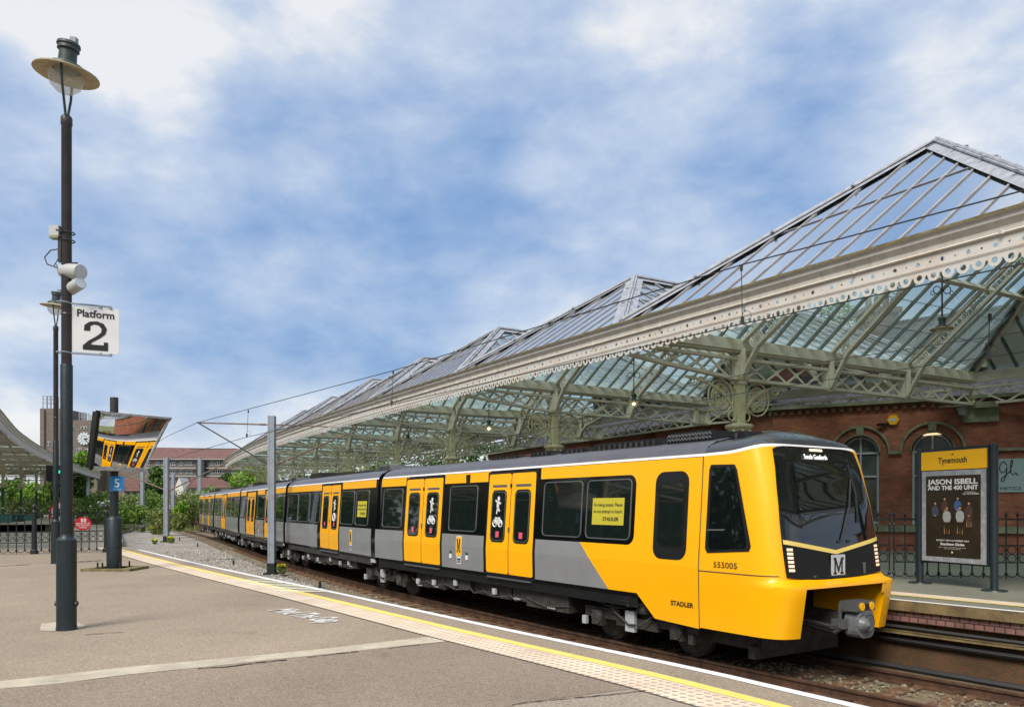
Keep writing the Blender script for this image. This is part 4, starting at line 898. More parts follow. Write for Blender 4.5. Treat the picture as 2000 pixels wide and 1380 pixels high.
c5, b5 = mid(49.09, 59.3, [(390, 397), (400, 408), (411, 417.5)], [(391, 397), (400, 407), (411, 417)], [(397.5, 400.5), (408, 411.5)], [(412, 417), (401.5, 407), (391, 396)], None)
# rear cab end and gangways, articulated bogies
mb = MB(); xr = c5.lx(59.1); mb.prism([(xr, -1.25, .95), (xr, 1.25, .95), (xr + .5, 1.05, 1.0), (xr + .5, -1.05, 1.0)], (0, 0, 2.05), 0); mb.build('rear_cab', 'yellow', b5)
for u_, cc in ((13.81, car), (24.28, c2), (36.29, c3), (49.09, c4)):
    x = cc.lx(u_); mb = MB(); pr = [(1.18, .98), (1.18, 2.95), (1.0, 3.12), (.4, 3.2)]; pr = pr + [(-y, z) for y, z in reversed(pr)]
    for k in range(7):
        xx = x - .18 + .06 * k; s_ = 1.0 if k % 2 else .97; vs = [(xx, y * s_, z) for y, z in pr]; mb.v += vs
    n = len(pr)
    for k in range(6):
        for j in range(n): a = k * n; mb.f.append((a + j, a + (j + 1) % n, a + n + (j + 1) % n, a + n + j)); mb.m.append(0)
    par = {13.81: lead, 24.28: b2, 36.29: b3, 49.09: b4}[u_]
    mb.build('gangway_bellows', 'brush', par); bogie(cc, par, x)
    mb = MB(); mb.box((x + .45, 1.25, .84), (.30, .03, .10), mi=0); mb.build('end_label', 'camgrey', par)
# ------------------------------------------------------------------ glazed station canopies
EZ = 6.33                                    # eave height over the rail
_ep = [((px - 1000) / F * (Y := F * (EZ - EYE) / (HOR - py)), Y) for px, py in ((2000, 405), (1500, 548.5), (1220, 630), (1000, 696), (800, 756.5), (650, 811), (500, 862), (440, 900.5))]
_cf = np.polyfit([y for x, y in _ep], [x for x, y in _ep], 3)
class Eave:
    """eave curve by arc length; n points under the roof"""
    def __init__(s, pts, side_=1):
        s.p = pts; s.d = [0]
        for a, b_ in zip(pts[:-1], pts[1:]): s.d.append(s.d[-1] + math.dist(a, b_))
        s.sd = side_
    def at(s, t_, z=0., off=0.):
        x = float(np.interp(t_, s.d, [p_[0] for p_ in s.p])); y = float(np.interp(t_, s.d, [p_[1] for p_ in s.p]))
        n = s.nrm(t_); return V((x + n.x * off, y + n.y * off, z))
    def tan(s, t_):
        a = s.at0(t_ - .6); b_ = s.at0(t_ + .6); return (b_ - a).normalized()
    def at0(s, t_): t_ = min(max(t_, 0), s.d[-1]); return V((float(np.interp(t_, s.d, [p_[0] for p_ in s.p])), float(np.interp(t_, s.d, [p_[1] for p_ in s.p])), 0))
    def nrm(s, t_): t = s.tan(t_); return V((t.y, -t.x, 0)) * s.sd
    def find(s, px):
        tt = np.linspace(0, s.d[-1], 4000); best = min(tt, key=lambda q: abs(1000 + F * s.at0(q).x / max(.1, s.at0(q).y) - px)); return float(best)
Ys = list(np.linspace(-14, 70.5, 170)); _s9 = float(np.polyval(np.polyder(_cf), 10.)); ev = Eave([(float(np.polyval(_cf, y)) if y > 10 else float(np.polyval(_cf, 10.)) + _s9 * (y - 10), y) for y in Ys], 1)
UPZ = V((0, 0, 1))
def ornament(mb, c, X, Y, r, mi=0, seg=16, deep=.02):
    mb.ring(c, r, X, Y, deep, seg, 4, mi); mb.ring(c, r * .74, X, Y, deep * .6, seg, 4, mi)
    for k in range(6):
        a = 2 * math.pi * k / 6; b_ = a + 2.1
        mb.bar(c + (X * math.cos(a) + Y * math.sin(a)) * r * .74, c + (X * math.cos(b_) + Y * math.sin(b_)) * r * .74, deep * .9, deep, mi=mi)
        mb.ring(c + (X * math.cos(a + .52) + Y * math.sin(a + .52)) * r * .42, r * .26, X, Y, deep * .5, 8, 3, mi)
def lattice(mb, P0, P1, zb0, zt0, zb1, zt1, n, wd=.05, mi=0):
    """X lattice between bottom and top chords from P0 to P1"""
    ax = (P1 - P0).normalized()
    for k in range(n):
        a, b_ = P0.lerp(P1, k / n), P0.lerp(P1, (k + 1) / n); f0, f1 = k / n, (k + 1) / n
        zb = lambda f: zb0 + (zb1 - zb0) * f
        zt = lambda f: zt0 + (zt1 - zt0) * f
        A0, A1 = V((a.x, a.y, zb(f0))), V((a.x, a.y, zt(f0))); B0, B1 = V((b_.x, b_.y, zb(f1))), V((b_.x, b_.y, zt(f1)))
        yv = UPZ.cross(ax)
        mb.bar(A0, B1, .03, wd, up=yv.cross((B1 - A0).normalized()), mi=mi); mb.bar(A1, B0, .025, wd, up=yv.cross((B0 - A1).normalized()), mi=mi)
        cc = (A0 + B1 + A1 + B0) / 4; mb.box(cc, (.10, .035, .10), (ax + UPZ).normalized(), yv, (UPZ - ax).normalized(), mi)
def face(gl, br, A, B, P1, P2, s1, s2, n, under, laps=(.5,), barw=.045, off=.03, skipglass=False):
    """glazed plane: foot A-B, head P1-P2 above foot fractions s1,s2"""
    up = P1 - (A + (B - A) * s1); nrm = (B - A).cross(up).normalized()
    if nrm.z < 0: nrm = -nrm
    fr = lambda s_: min(1, s_ / max(s1, 1e-6), (1 - s_) / max(1 - s2, 1e-6))
    pt_ = lambda s_, h: A + (B - A) * s_ + up * h
    gl.poly([A, B, P2, P1] if (P2 - P1).length > 1e-4 else [A, B, P1])
    for k in range(1, n):
        s_ = k / n; h = fr(s_)
        if h < .03: continue
        a, b_ = pt_(s_, 0), pt_(s_, h)
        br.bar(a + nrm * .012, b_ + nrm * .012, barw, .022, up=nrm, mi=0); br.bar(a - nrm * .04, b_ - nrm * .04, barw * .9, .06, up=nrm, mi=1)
    for h in laps:
        sa, sb = h * s1, 1 - h * (1 - s2)
        if under and h == .5: br.bar(pt_(sa, h) - nrm * .12, pt_(sb, h) - nrm * .12, .10, .16, up=nrm, mi=2)
        br.bar(pt_(sa, h) + nrm * .01, pt_(sb, h) + nrm * .01, .03 if h == .5 else .014, .02, up=nrm, mi=0)
def canopy(ev, cuts, Ls, name, label, rise, half, colt=3.5, dirs=None, detail=True, leftpost=False, rowts=(6.65, 9.8), colskip=()):
    root = empty(name, label, 'station canopy', ev.at0(cuts[0]) + V((0, 0, PZ))); inv = Matrix.Translation(-root.location)
    def B(mb, nm, mats, parent=None, **k):
        o = mb.build(nm, mats, parent or root, **k)
        if not parent: o.location = -root.location
        return o
    t0, t1 = 0, ev.d[-1]
    tt = list(np.arange(t0, t1, .7)) + [t1]
    gp = [(-.16, .0), (-.16, -.03), (-.10, -.06), (-.10, -.12), (-.03, -.20), (-.03, -.27), (.02, -.27)]
    gu = MB(); va = MB()
    for i in range(len(tt) - 1):
        a0, a1 = tt[i], tt[i + 1]
        for j in range(len(gp) - 1):
            q = [ev.at(a0, EZ + gp[j][1], gp[j][0]), ev.at(a1, EZ + gp[j][1], gp[j][0]), ev.at(a1, EZ + gp[j + 1][1], gp[j + 1][0]), ev.at(a0, EZ + gp[j + 1][1], gp[j + 1][0])]
            gu.poly(q, 1 if j == 0 else 0)
        gu.poly([ev.at(a0, EZ, -.16), ev.at(a1, EZ, -.16), ev.at(a1, EZ + .01, .06), ev.at(a0, EZ + .01, .06)], 1)
        gu.poly([ev.at(a0, EZ - .27, .02), ev.at(a1, EZ - .27, .02), ev.at(a1, EZ - .02, .10), ev.at(a0, EZ - .02, .10)], 0)
        va.poly([ev.at(a0, EZ - .275, -.01), ev.at(a1, EZ - .275, -.01), ev.at(a1, EZ - .70, .01), ev.at(a0, EZ - .70, .01)], 0, [(a0, .425), (a1, .425), (a1, 0), (a0, 0)])
    B(gu, 'gutter', ['gutter', 'moss']); B(va, 'valance', 'valance')
    rib = MB(); rib.tube([ev.at(t_, EZ - .29, -.035) for t_ in tt], .022, 4); rib.tube([ev.at(t_, EZ - .50, -.018) for t_ in tt], .008, 4)
    for k in np.arange(1, t1, 2.2): rib.box(ev.at(k, EZ - .28, -.05), (.05, .05, .05))
    B(rib, 'fascia_moulding', 'cream')
    def tdir(k):
        if dirs and k in dirs: return dirs[k]
        return ev.nrm(cuts[k])
    n_ = len(cuts)
    for k in range(n_):                                  # transverse frames
        E0 = ev.at0(cuts[k]); d = tdir(k); L = Ls[k]; X = d; e = lambda t_, z: V((E0.x + d.x * t_, E0.y + d.y * t_, z))
        yv = UPZ.cross(X)
        gb = MB()
        gb.bar(e(.1, EZ - .14), e(L, EZ - .14), .30, .26); gb.bar(e(.1, EZ - .30), e(L, EZ - .30), .20, .05)
        gb.bar(e(colt, 5.87), e(L, 5.87), .16, .07); gb.bar(e(colt, 5.38), e(L, 5.38), .18, .07)
        gb.bar(e(.15, 5.90), e(colt, 5.87), .14, .06)
        cc = [e(t_, 5.72 - .34 * (t_ / colt) ** .8) for t_ in np.linspace(.15, colt, 7)]
        for a, b_ in zip(cc[:-1], cc[1:]): gb.bar(a, b_, .16, .07)
        if detail:
            lattice(gb, e(.5, 0), e(colt - .35, 0), 5.68, 5.87, 5.42, 5.85, 4)
            st_ = [colt] + [t_ for t_ in rowts if t_ < L] + [L]
            for a, b_ in zip(st_[:-1], st_[1:]):
                m_ = max(2, round((b_ - a - .3) / .8)); lattice(gb, e(a + .2, 0), e(b_ - .12, 0), 5.41, 5.85, 5.41, 5.85, m_)
                gb.box(e(b_, 5.62), (.16, .16, .62), X, yv, UPZ)
        B(gb, 'lattice_girder', 'green')
        if k not in colskip:
            co = MB(); c0 = e(colt, 0); co.lathe((c0.x, c0.y, PZ), [(.24, 0), (.24, .35), (.15, .42), (.13, .5), (.115, 2.9), (.13, 3.0)], 14, mi=0, cap=True)
            co.lathe((c0.x, c0.y, PZ), [(.128, 1.15), (.135, 1.18), (.135, 1.25), (.125, 1.28)], 14, mi=1)
            co.lathe((c0.x, c0.y, 4.02), [(.12, -.1), (.13, -.06), (.15, .0), (.24, .12), (.27, .16), (.30, .17), (.34, .21), (.34, .26), (.22, .29), (.16, .31)], 12, mi=2)
            for q in range(8):
                a = q * math.pi / 4; co.box((c0.x + .27 * math.cos(a), c0.y + .27 * math.sin(a), 4.11), (.06, .06, .08), mi=2)
            co.box(e(colt, 4.85), (.20, .20, 1.2), X, yv, UPZ, mi=2); co.box(e(colt, 5.62), (.24, .24, .7), X, yv, UPZ, mi=3); co.box(e(colt, 5.40), (.36, .30, .08), X, yv, UPZ, mi=2)
            for s_ in (-1, 1):
                for w_ in (-1, 1): co.bar(e(colt + s_ * .09, 4.3) + yv * w_ * .07, e(colt + s_ * .09, 5.3) + yv * w_ * .07, .03, .03, mi=2)
            colo = B(co, 'column', ['greencol', 'platewhite', 'capcream', 'green'])
            if detail or k < 6:
                bk = MB()
                for s_ in (-1, 1):
                    ornament(bk, e(colt + s_ * .60, 4.93), X, UPZ, .40, 0, 20, .020)
                    bk.ring(e(colt + s_ * 1.22, 5.22), .13, X, UPZ, .02, 10, 4); bk.ring(e(colt + s_ * 1.5, 5.27), .08, X, UPZ, .016, 8, 4); bk.ring(e(colt + s_ * .2, 5.24), .09, X, UPZ, .018, 8, 4); bk.ring(e(colt + s_ * .24, 4.5), .12, X, UPZ, .02, 8, 4)
                    cv = [e(colt + s_ * (.14 + 1.55 * (1 - math.cos(a))), 4.38 + .95 * math.sin(a)) for a in np.linspace(0, math.pi / 2, 9)]
                    for a, b_ in zip(cv[:-1], cv[1:]): bk.bar(a, b_, .05, .05, up=yv)
                B(bk, 'ornamental_bracket', 'capcream')
    for k in range(n_ - 1):                              # roof bays
        A0, A1 = ev.at0(cuts[k]), ev.at0(cuts[k + 1]); d0, d1 = tdir(k), tdir(k + 1); w_ = (A1 - A0).length / 2
        L0, L1 = Ls[k], Ls[k + 1]; F0, F1 = V((*A0[:2], EZ + .02)), V((*A1[:2], EZ + .02)); B0, B1 = F0 + d0 * L0, F1 + d1 * L1
        rs, sb = rise[k] if isinstance(rise, list) else rise, (half[k] if isinstance(half, list) else half)
        m0, m1 = (F0 + F1) / 2, (B0 + B1) / 2; ax = (m1 - m0); LL = ax.length; ax.normalize()
        bb = min(w_, LL * .45)
        P, Q = m0 + ax * sb + UPZ * rs, m1 - ax * bb * .8 + UPZ * rs
        gl, br = MB(), MB(); nb = max(3, round((F1 - F0).length / .56)); det = F0.y < 45 and detail
        if not det: nb = max(3, nb * 2 // 3)
        g2 = MB(); face(g2, br, F0, F1, P, P, .5, .5, nb, False, (.5,)); B(g2, 'front_glazing', 'roofglassfront')
        fa = lambda X_, A_, B_: (X_ - A_).dot((B_ - A_)) / (B_ - A_).length_squared
        ns = max(3, round(LL / .60)) if det else max(3, round(LL / .9))
        face(gl, br, F0, B0, P, Q, fa(P, F0, B0), fa(Q, F0, B0), ns, True, (.5, .2, .35, .65, .8) if det else (.5,)); face(gl, br, F1, B1, P, Q, fa(P, F1, B1), fa(Q, F1, B1), ns, True, (.5, .2, .35, .65, .8) if det else (.5,))
        face(gl, br, B0, B1, Q, Q, .5, .5, nb, True, (.5,))
        gobj = B(gl, 'roof_glazing', 'roofglass'); B(br, 'glazing_bars', ['bar', 'barunder', 'green'])
        fl = MB(); hp = .06
        for a, b_ in ((F0, P), (F1, P), (P, Q), (B0, Q), (B1, Q)):
            dv = (b_ - a).normalized(); up_ = UPZ
            fl.bar(a + UPZ * hp, b_ + UPZ * hp, .16, .03, mi=0); fl.tube([a + UPZ * (hp + .03), b_ + UPZ * (hp + .03)], .035, 6, 0); fl.bar(a - UPZ * .07, b_ - UPZ * .07, .08, .10, mi=1)
            nn = int((b_ - a).length / 1.6)
            for q in range(1, nn): c_ = a.lerp(b_, q / nn); fl.box(c_ + UPZ * (hp + .02), (.05, .28, .04), dv, UPZ.cross(dv).normalized(), dv.cross(UPZ.cross(dv).normalized()), 0)
        for a, b_, cs in ((F0, P, (F1, B0)), (F1, P, (F0, B1)), (P, Q, (F0, F1)), (B0, Q, (B1, F0)), (B1, Q, (B0, F1))):
            e_ = (b_ - a).normalized()
            for c_ in cs:
                iv = (c_ - a) - e_ * (c_ - a).dot(e_); iv.normalize(); nn_ = e_.cross(iv); nn_ = nn_ if nn_.z > 0 else -nn_; o_ = nn_ * .045
                fl.poly([a + o_, b_ + o_, b_ + o_ + iv * .24, a + o_ + iv * .24], 0)
        B(fl, 'ridge_flashing', ['lead', 'green'])
        # principal rafters, curved at the foot, from each girder post to the ridge
        rf = MB()
        for (F_, d_, L_, sgn) in ((F0, d0, L0, 1), (F1, d1, L1, -1)):
            for t_ in [colt] + [r_ for r_ in rowts if r_ < L_ - 1]:
                foot = V((F_.x + d_.x * t_, F_.y + d_.y * t_, 0)); h = (foot - m0).dot(ax); rp = m0 + ax * h; rp.z = 0
                inw = (rp - foot); Wd = inw.length; inw.normalize()
                zz = rs * min(1, max(.15, h / sb), max(.15, (LL - h) / (bb * .8))) 
                g_ = lambda s_, dz: foot + inw * s_ + UPZ * (EZ + zz * (s_ / Wd) - dz)
                up1 = [g_(s_, .13) for s_ in (.1, Wd)]; rf.bar(up1[0], up1[1], .13, .07)
                lo = [foot + inw * .10 + UPZ * 5.40] + [foot + inw * (.14 + .05 * q) + UPZ * (5.40 + .11 * q) for q in (1, 2)] + [g_(s_, .60 - .16 * s_ / Wd) for s_ in np.linspace(.62, Wd, 5)]
                for a, b_ in zip(lo[:-1], lo[1:]): rf.bar(a, b_, .13, .07)
                lo2 = [foot + inw * .10 + UPZ * 5.45, foot + inw * .10 + UPZ * 6.1]; rf.bar(lo2[0], lo2[1], .13, .12)
                if det:
                    Yv = (g_(1, 0) - g_(0, 0)).normalized(); Zv = Yv.cross(UPZ.cross(Yv)).normalized(); 
                    if Zv.z < 0: Zv = -Zv
                    ornament(rf, g_(.55, .38), Yv, Zv, .20, 0, 14, .018)
                    s_ = .98; q = 0
                    while s_ < Wd - .2:
                        r_ = .105 if q % 2 == 0 else .075; rf.ring(g_(s_, .36 - .02 * s_), r_, Yv, Zv, .014, 9, 3); 
                        if q % 2 == 0: rf.ring(g_(s_, .36 - .02 * s_), r_ * .45, Yv, Zv, .010, 7, 3)
                        s_ += r_ * 2.05; q += 1
        B(rf, 'roof_rafter', 'green')
        # wall side beam of the bay
        wb = MB(); wb.bar(B0 - UPZ * .16, B1 - UPZ * .16, .24, .28); wb.bar(B0 - UPZ * .47, B1 - UPZ * .47, .14, .07); wb.bar(B0 - UPZ * .97, B1 - UPZ * .97, .16, .07)
        if det: lattice(wb, V((*B0[:2], 0)), V((*B1[:2], 0)), 5.38, 5.86, 5.38, 5.86, max(3, int((B1 - B0).length / .8)))
        B(wb, 'rear_beam', 'green')
    return root
vt = [ev.find(1215), ev.find(896), ev.find(722), ev.find(632)]
cuts = [vt[0] - 17.6, vt[0] - 8.6] + vt
while cuts[-1] + 7.6 < ev.d[-1] - 1: cuts.append(cuts[-1] + 7.6)
cuts.append(ev.d[-1] - .05)
nd = V((.875, .485, 0)).normalized(); n_c = len(cuts)
Ls = [14, 14.2, 13.1, 10.4] + [11.0] * (n_c - 4)
rise = [3.25, 3.25] + [2.42] * (n_c - 1); half = [4.25, 4.25] + [3.55] * (n_c - 1)
main_canopy = canopy(ev, cuts, Ls, 'station_canopy', 'long glazed ridge and furrow canopy with pierced cream valance over far platform', rise, half, dirs={2: nd, 1: nd, 0: nd})
# left hand canopy curving away
le = [V((x, y, 0)) for x, y in ((-13.6, 18.0), (-20.9, 31.6), (-27.4, 43.6), (-35.2, 59.8), (-41.5, 74), (-47.5, 88), (-51, 97))]
lc = catmull(le, 8); evl = Eave([(p_.x, p_.y) for p_ in lc], -1)
lcuts = list(np.arange(5, evl.d[-1], 9.0)) + [evl.d[-1] - .05]
left_canopy = canopy(evl, lcuts, [11] * len(lcuts), 'side_canopy', 'curving canopy on green columns far left beyond the railings', .5, 3.4, colt=5.0, detail=False, rowts=(8,))
# ------------------------------------------------------------------ hanging lanterns
def lantern_geo(mb, c, k=1., lit=False, down=True):
    """c = centre of brim; material 0 metal 1 shade inside 2 globe 3 bulb"""
    mb.lathe(c, [(.075 * k, .34 * k), (.13 * k, .33 * k), (.135 * k, .30 * k), (.12 * k, .29 * k), (.125 * k, .25 * k), (.10 * k, .24 * k), (.105 * k, .10 * k), (.19 * k, .06 * k), (.20 * k, .02 * k)], 18, mi=0, cap=True)
    mb.lathe(c, [(.17 * k, .02 * k), (.30 * k, -.02 * k), (.37 * k, -.035 * k), (.37 * k, -.05 * k), (.30 * k, -.035 * k), (.16 * k, .0)], 24, mi=1)
    mb.lathe(c, [(.20 * k, -.0), (.205 * k, -.08 * k), (.17 * k, -.19 * k), (.09 * k, -.26 * k), (.01, -.28 * k)], 18, mi=2)
    if lit: mb.lathe(c, [(.01, -.05 * k), (.08 * k, -.09 * k), (.09 * k, -.14 * k), (.05 * k, -.19 * k), (.01, -.2 * k)], 12, mi=3)
def hang_lamp(px, py, Y, ztop, label, lit, k=.62):
    c = at(px, py, Y); r = empty('hanging_lantern', label, 'lantern', (c.x, c.y, c.z), 'lanterns hung under the canopy ridges')
    mb = MB(); lantern_geo(mb, (0, 0, 0), k, lit); mb.build('lantern', ['lanternmetal', 'shade_in', 'globe', 'bulb'], r, smooth=True)
    rd = MB(); rd.tube([(0, 0, .2), (0, 0, ztop - c.z)], .016, 6); h = min(.75, (ztop - c.z) * .6)
    for s_ in (-1, 1):
        rd.ring((s_ * .10, 0, h), .075, (1, 0, 0), (0, 0, 1), .010, 10, 4); rd.ring((s_ * .19, 0, h - .06), .04, (1, 0, 0), (0, 0, 1), .008, 8, 4)
    rd.build('hanging_rod', 'cable', r)
hang_lamp(1840, 640, 15.54, 9.2, 'nearest hanging lantern under the largest glazed bay, unlit', False, .60)
hang_lamp(1238, 783, 22.6, 8.5, 'hanging lantern with small yellow light right of the middle', True, .60)
hang_lamp(955, 832, 29.4, 8.5, 'lit hanging lantern over the middle of the train', True, .68)
hang_lamp(797, 858, 36, 8.5, 'small dark hanging lantern deep under the far canopy', False, .66)
# ------------------------------------------------------------------ brick station building with arched windows
WT = 5.62
WP = [V((34.6, 11.75, 0)), V((8.85, 26.55, 0)), V((-1.5, 50, 0))]
sb_ = empty('station_building', 'red brick station building with stone arched windows and slate roof', 'building', (WP[1].x, WP[1].y, PZ))
def wallpart(mb, nm, mats, **k): o = mb.build(nm, mats, sb_, **k); o.location = -sb_.location; return o
def wall_run(A, B, arches, zb, zt):
    """brick wall A->B with arched openings [(dist, half width, spring z, sill z)]"""
    d = (B - A); L = d.length; d.normalize(); n = V((-d.y, d.x, 0)); n = n if n.y < 0 else -n
    mb = MB(); pt_ = lambda s_, z, o=0.: V((A.x + d.x * s_ + n.x * o, A.y + d.y * s_ + n.y * o, z))
    q = lambda s0, s1, z0, z1, o=0.: mb.poly([pt_(s0, z0, o), pt_(s1, z0, o), pt_(s1, z1, o), pt_(s0, z1, o)], 0, [(s0, z0), (s1, z0), (s1, z1), (s0, z1)])
    x = 0
    for c, hw, zs, sill in arches:
        q(x, c - hw, zb, zt); q(c - hw, c + hw, zb, sill)
        N_ = 14
        for k in range(N_):
            a0, a1 = math.pi - math.pi * k / N_, math.pi - math.pi * (k + 1) / N_
            p0, p1 = (c + hw * math.cos(a0), zs + hw * math.sin(a0)), (c + hw * math.cos(a1), zs + hw * math.sin(a1))
            mb.poly([pt_(*p0), pt_(*p1), pt_(p1[0], zt), pt_(p0[0], zt)], 0, [p0, p1, (p1[0], zt), (p0[0], zt)])
            mb.poly([pt_(*p0), pt_(*p1), pt_(p1[0], p1[1], -.25), pt_(p0[0], p0[1], -.25)], 0, [(p0[0], p0[1]), p1, (p1[0], p1[1] + .25), (p0[0], p0[1] + .25)])
        for s_ in (-1, 1): mb.poly([pt_(c + s_ * hw, sill), pt_(c + s_ * hw, zs), pt_(c + s_ * hw, zs, -.25), pt_(c + s_ * hw, sill, -.25)], 0, [(0, sill), (0, zs), (.25, zs), (.25, sill)])
        x = c + hw
    q(x, L, zb, zt)
    wallpart(mb, 'wall', ['brick'])
    st = MB()
    for c, hw, zs, sill in arches:
        for r_, tw in ((hw + .30, .07), (hw + .03, .035)):
            P_ = [pt_(c + r_ * math.cos(a), zs + r_ * math.sin(a), .03) for a in np.linspace(math.pi, 0, 19)]
            for a, b_ in zip(P_[:-1], P_[1:]): st.bar(a, b_, .12, tw, up=n.cross((b_ - a).normalized()))
        st.prism([pt_(c - .09, zs + hw, .0), pt_(c + .09, zs + hw, 0), pt_(c + .13, zs + hw + .30, 0), pt_(c - .13, zs + hw + .30, 0)], n * .09)
    xs = [0] + [v for c, hw, zs, sl in arches for v in (c - hw - .27, c + hw + .27)] + [L]
    zs = arches[0][2] if arches else 4.0
    for a, b_ in zip(xs[::2], xs[1::2]):
        if b_ > a: st.bar(pt_(a, zs - .02, .04), pt_(b_, zs - .02, .04), .12, .09)
    st.bar(pt_(0, 1.62, .04), pt_(L, 1.62, .04), .10, .20); st.bar(pt_(0, WT - .02, .10), pt_(L, WT - .02, .10), .26, .10)
    wallpart(st, 'stone_dressing', 'stone')
    dn = MB()
    for k in np.arange(.1, L, .26): dn.box(pt_(k, WT - .17, .05), (.12, .12, .12), d, n, UPZ)
    wallpart(dn, 'cornice_pattern', 'brick')
    for c, hw, zs, sill in arches:
        wi = MB(); P_ = [pt_(c + hw * math.cos(a), zs + hw * math.sin(a), -.22) for a in np.linspace(0, math.pi, 15)]
        wi.poly([pt_(c - hw, sill, -.22), pt_(c + hw, sill, -.22)] + P_, 0)
        Pf = [pt_(c + (hw - .05) * math.cos(a), zs + (hw - .05) * math.sin(a), -.19) for a in np.linspace(0, math.pi, 15)]
        for a, b_ in zip(Pf[:-1], Pf[1:]): wi.bar(a, b_, .05, .08, up=n, mi=1)
        wi.bar(pt_(c, sill, -.19), pt_(c, zs + hw, -.19), .05, .06, up=n, mi=1)
        for z in (sill + .05, zs - .75, zs): wi.bar(pt_(c - hw, z, -.19), pt_(c + hw, z, -.19), .05, .06, mi=1)
        for s_ in (-1, 1): wi.bar(pt_(c + s_ * (hw - .04), sill, -.19), pt_(c + s_ * (hw - .04), zs, -.19), .07, .07, up=n, mi=1)
        wallpart(wi, 'arched_window', ['paneglass', 'upvc'])
    return pt_
def wall_s(A, B, px):         # distance along A->B seen at image column px
    d = (B - A).normalized(); k = (px - 1000) / F; return (k * A.y - A.x) / (d.x - k * d.y)
A_, B_ = WP[1], WP[0]
arch = [(wall_s(A_, B_, px), hw, 4.03, 1.75) for px, hw in ((1546, .46), (1680, .55), (1821, .57), (2200, .57))]
pw = wall_run(A_, B_, arch, PZ - .5, WT)
A2, B2 = WP[2], WP[1]
L2 = (B2 - A2).length
pw2 = wall_run(A2, B2, [(L2 - 3, .6, 4.0, 1.8), (L2 - 7.5, .6, 4.0, 1.8), (L2 - 12, .6, 4.0, 1.8)], PZ - .5, WT)
tl = MB(); dAB = (B_ - A_).normalized(); s_ = wall_s(A_, B_, 1838); tl.bar(pw(s_ - .5, 4.55, -.12), pw(s_ + .3, 4.58, -.12), .05, .05); o_ = wallpart(tl, 'strip_light', 'ledwarm')
# pilaster, corbel
pl = MB(); s_ = wall_s(A_, B_, 1912); pl.prism([pw(s_ - .45, 4.85, .02), pw(s_ + .45, 4.85, .02), pw(s_ + .45, 5.42, .02), pw(s_ - .45, 5.42, .02)], V((0, -.12, 0))); pl.prism([pw(s_ - .28, 5.25, .02), pw(s_ + .28, 5.25, .02), pw(s_ + .28, 5.42, .02), pw(s_ - .28, 5.42, .02)], V((0, -.4, 0))); wallpart(pl, 'stone_corbel', 'stone')
# slate roofs and chimney behind
rfm = MB()
R0, R1 = at(1735, 634, 30.0), at(2120, 577, 25.5)
e0, e1 = V((WP[1].x + 2.2, WP[1].y + 1.4, WT)), V((17.8, 22.75, WT)); b0, b1 = R0 + (R0 - e0) * .9, R1 + (R1 - e1) * .9; b0.z = b1.z = WT
rfm.poly([e0, e1, R1, R0]); rfm.poly([b0, b1, R1, R0]); rfm.poly([e0, R0, b0])
nrow = 16
for k in range(1, nrow):
    f_ = k / nrow; a, b_ = e0.lerp(R0, f_), e1.lerp(R1, f_); rfm.bar(a, b_, .05, .03)
rfm.tube([R0, R1], .10, 6); wallpart(rfm, 'slate_roof', 'slate')
q0, q1 = V((WP[1].x - .2, WP[1].y + .8, WT)), V((WP[2].x + 1, WP[2].y + .5, WT)); r0, r1 = q0 + V((4.5, 3.0, 3.0)), q1 + V((4.5, 1.5, 3.0)); rl2 = MB(); rl2.poly([q0, q1, r1, r0]); rl2.poly([q0, r0, r0 + V((3, -1, -3))])
for k in range(1, 14): f_ = k / 14; rl2.bar(q0.lerp(r0, f_), q1.lerp(r1, f_), .05, .03)
wallpart(rl2, 'slate_roof', 'slate')
ch = MB(); c_ = at(1713, 640, 31.5); ch.box((c_.x, c_.y, 8.0), (1.3, .9, 4.2)); ch.box((c_.x, c_.y, 10.1), (1.5, 1.1, .22)); 
for k in (-.35, 0, .35): ch.lathe((c_.x + k, c_.y, 10.2), [(.13, 0), (.11, .5), (.13, .52)], 10)
wallpart(ch, 'chimney', 'darkbrick')
# things on that wall
def on_wall(px, py, o=.06):
    s_ = wall_s(A_, B_, px); p_ = pw(s_, 0, o); return V((p_.x, p_.y, EYE + (HOR - py) * p_.y / F))
nW = V((-dAB.y, dAB.x, 0)); nW = nW if nW.y < 0 else -nW
al = MB(); c_ = on_wall(1745, 820, .0); al.prism([c_ + dAB * .17 * math.cos(a) + UPZ * .17 * math.sin(a) for a in np.linspace(0, 2 * math.pi, 7)[:-1]], nW * .12, 0); al.prism([c_ + nW * .121 + dAB * a * .16 + UPZ * b_ * .10 for a, b_ in ((-.5, -.5), (.5, -.5), (.5, .5), (-.5, .5))], nW * .006, 1)
al.build('alarm_box', ['signyellow', 'platewhite'], label='yellow hexagonal alarm box on the brick wall between two arches', cat='alarm box')
cm = MB(); c_ = on_wall(1880, 803, .1); cm.lathe(c_, [(.12, .05), (.13, -.02), (.10, -.10), (.01, -.14)], 14, cap=False); cm.box(c_ + V((0, .05, .08)), (.2, .2, .08)); cm.build('dome_camera', 'camgrey', label='small pale dome camera high on the brick wall', cat='security camera')
fl_ = MB(); c_ = on_wall(1724, 829, .12); fl_.box(c_, (.3, .12, .09)); fl_.build('wall_floodlight', 'black', label='small black floodlight beside the yellow alarm box', cat='floodlight')
gs = empty('business_sign', 'pale blue shop sign with black script beside the poster board', 'sign', on_wall(1965, 928, .0)); o0 = gs.location
mb = MB(); W_, H_ = 1.02, .99; mb.prism([dAB * a * W_ + UPZ * b_ * H_ for a, b_ in ((-.62, -.5), (.44, -.5), (.44, .5), (-.62, .5))], nW * .04, 0); mb.build('sign_board', 'paleblue', gs)
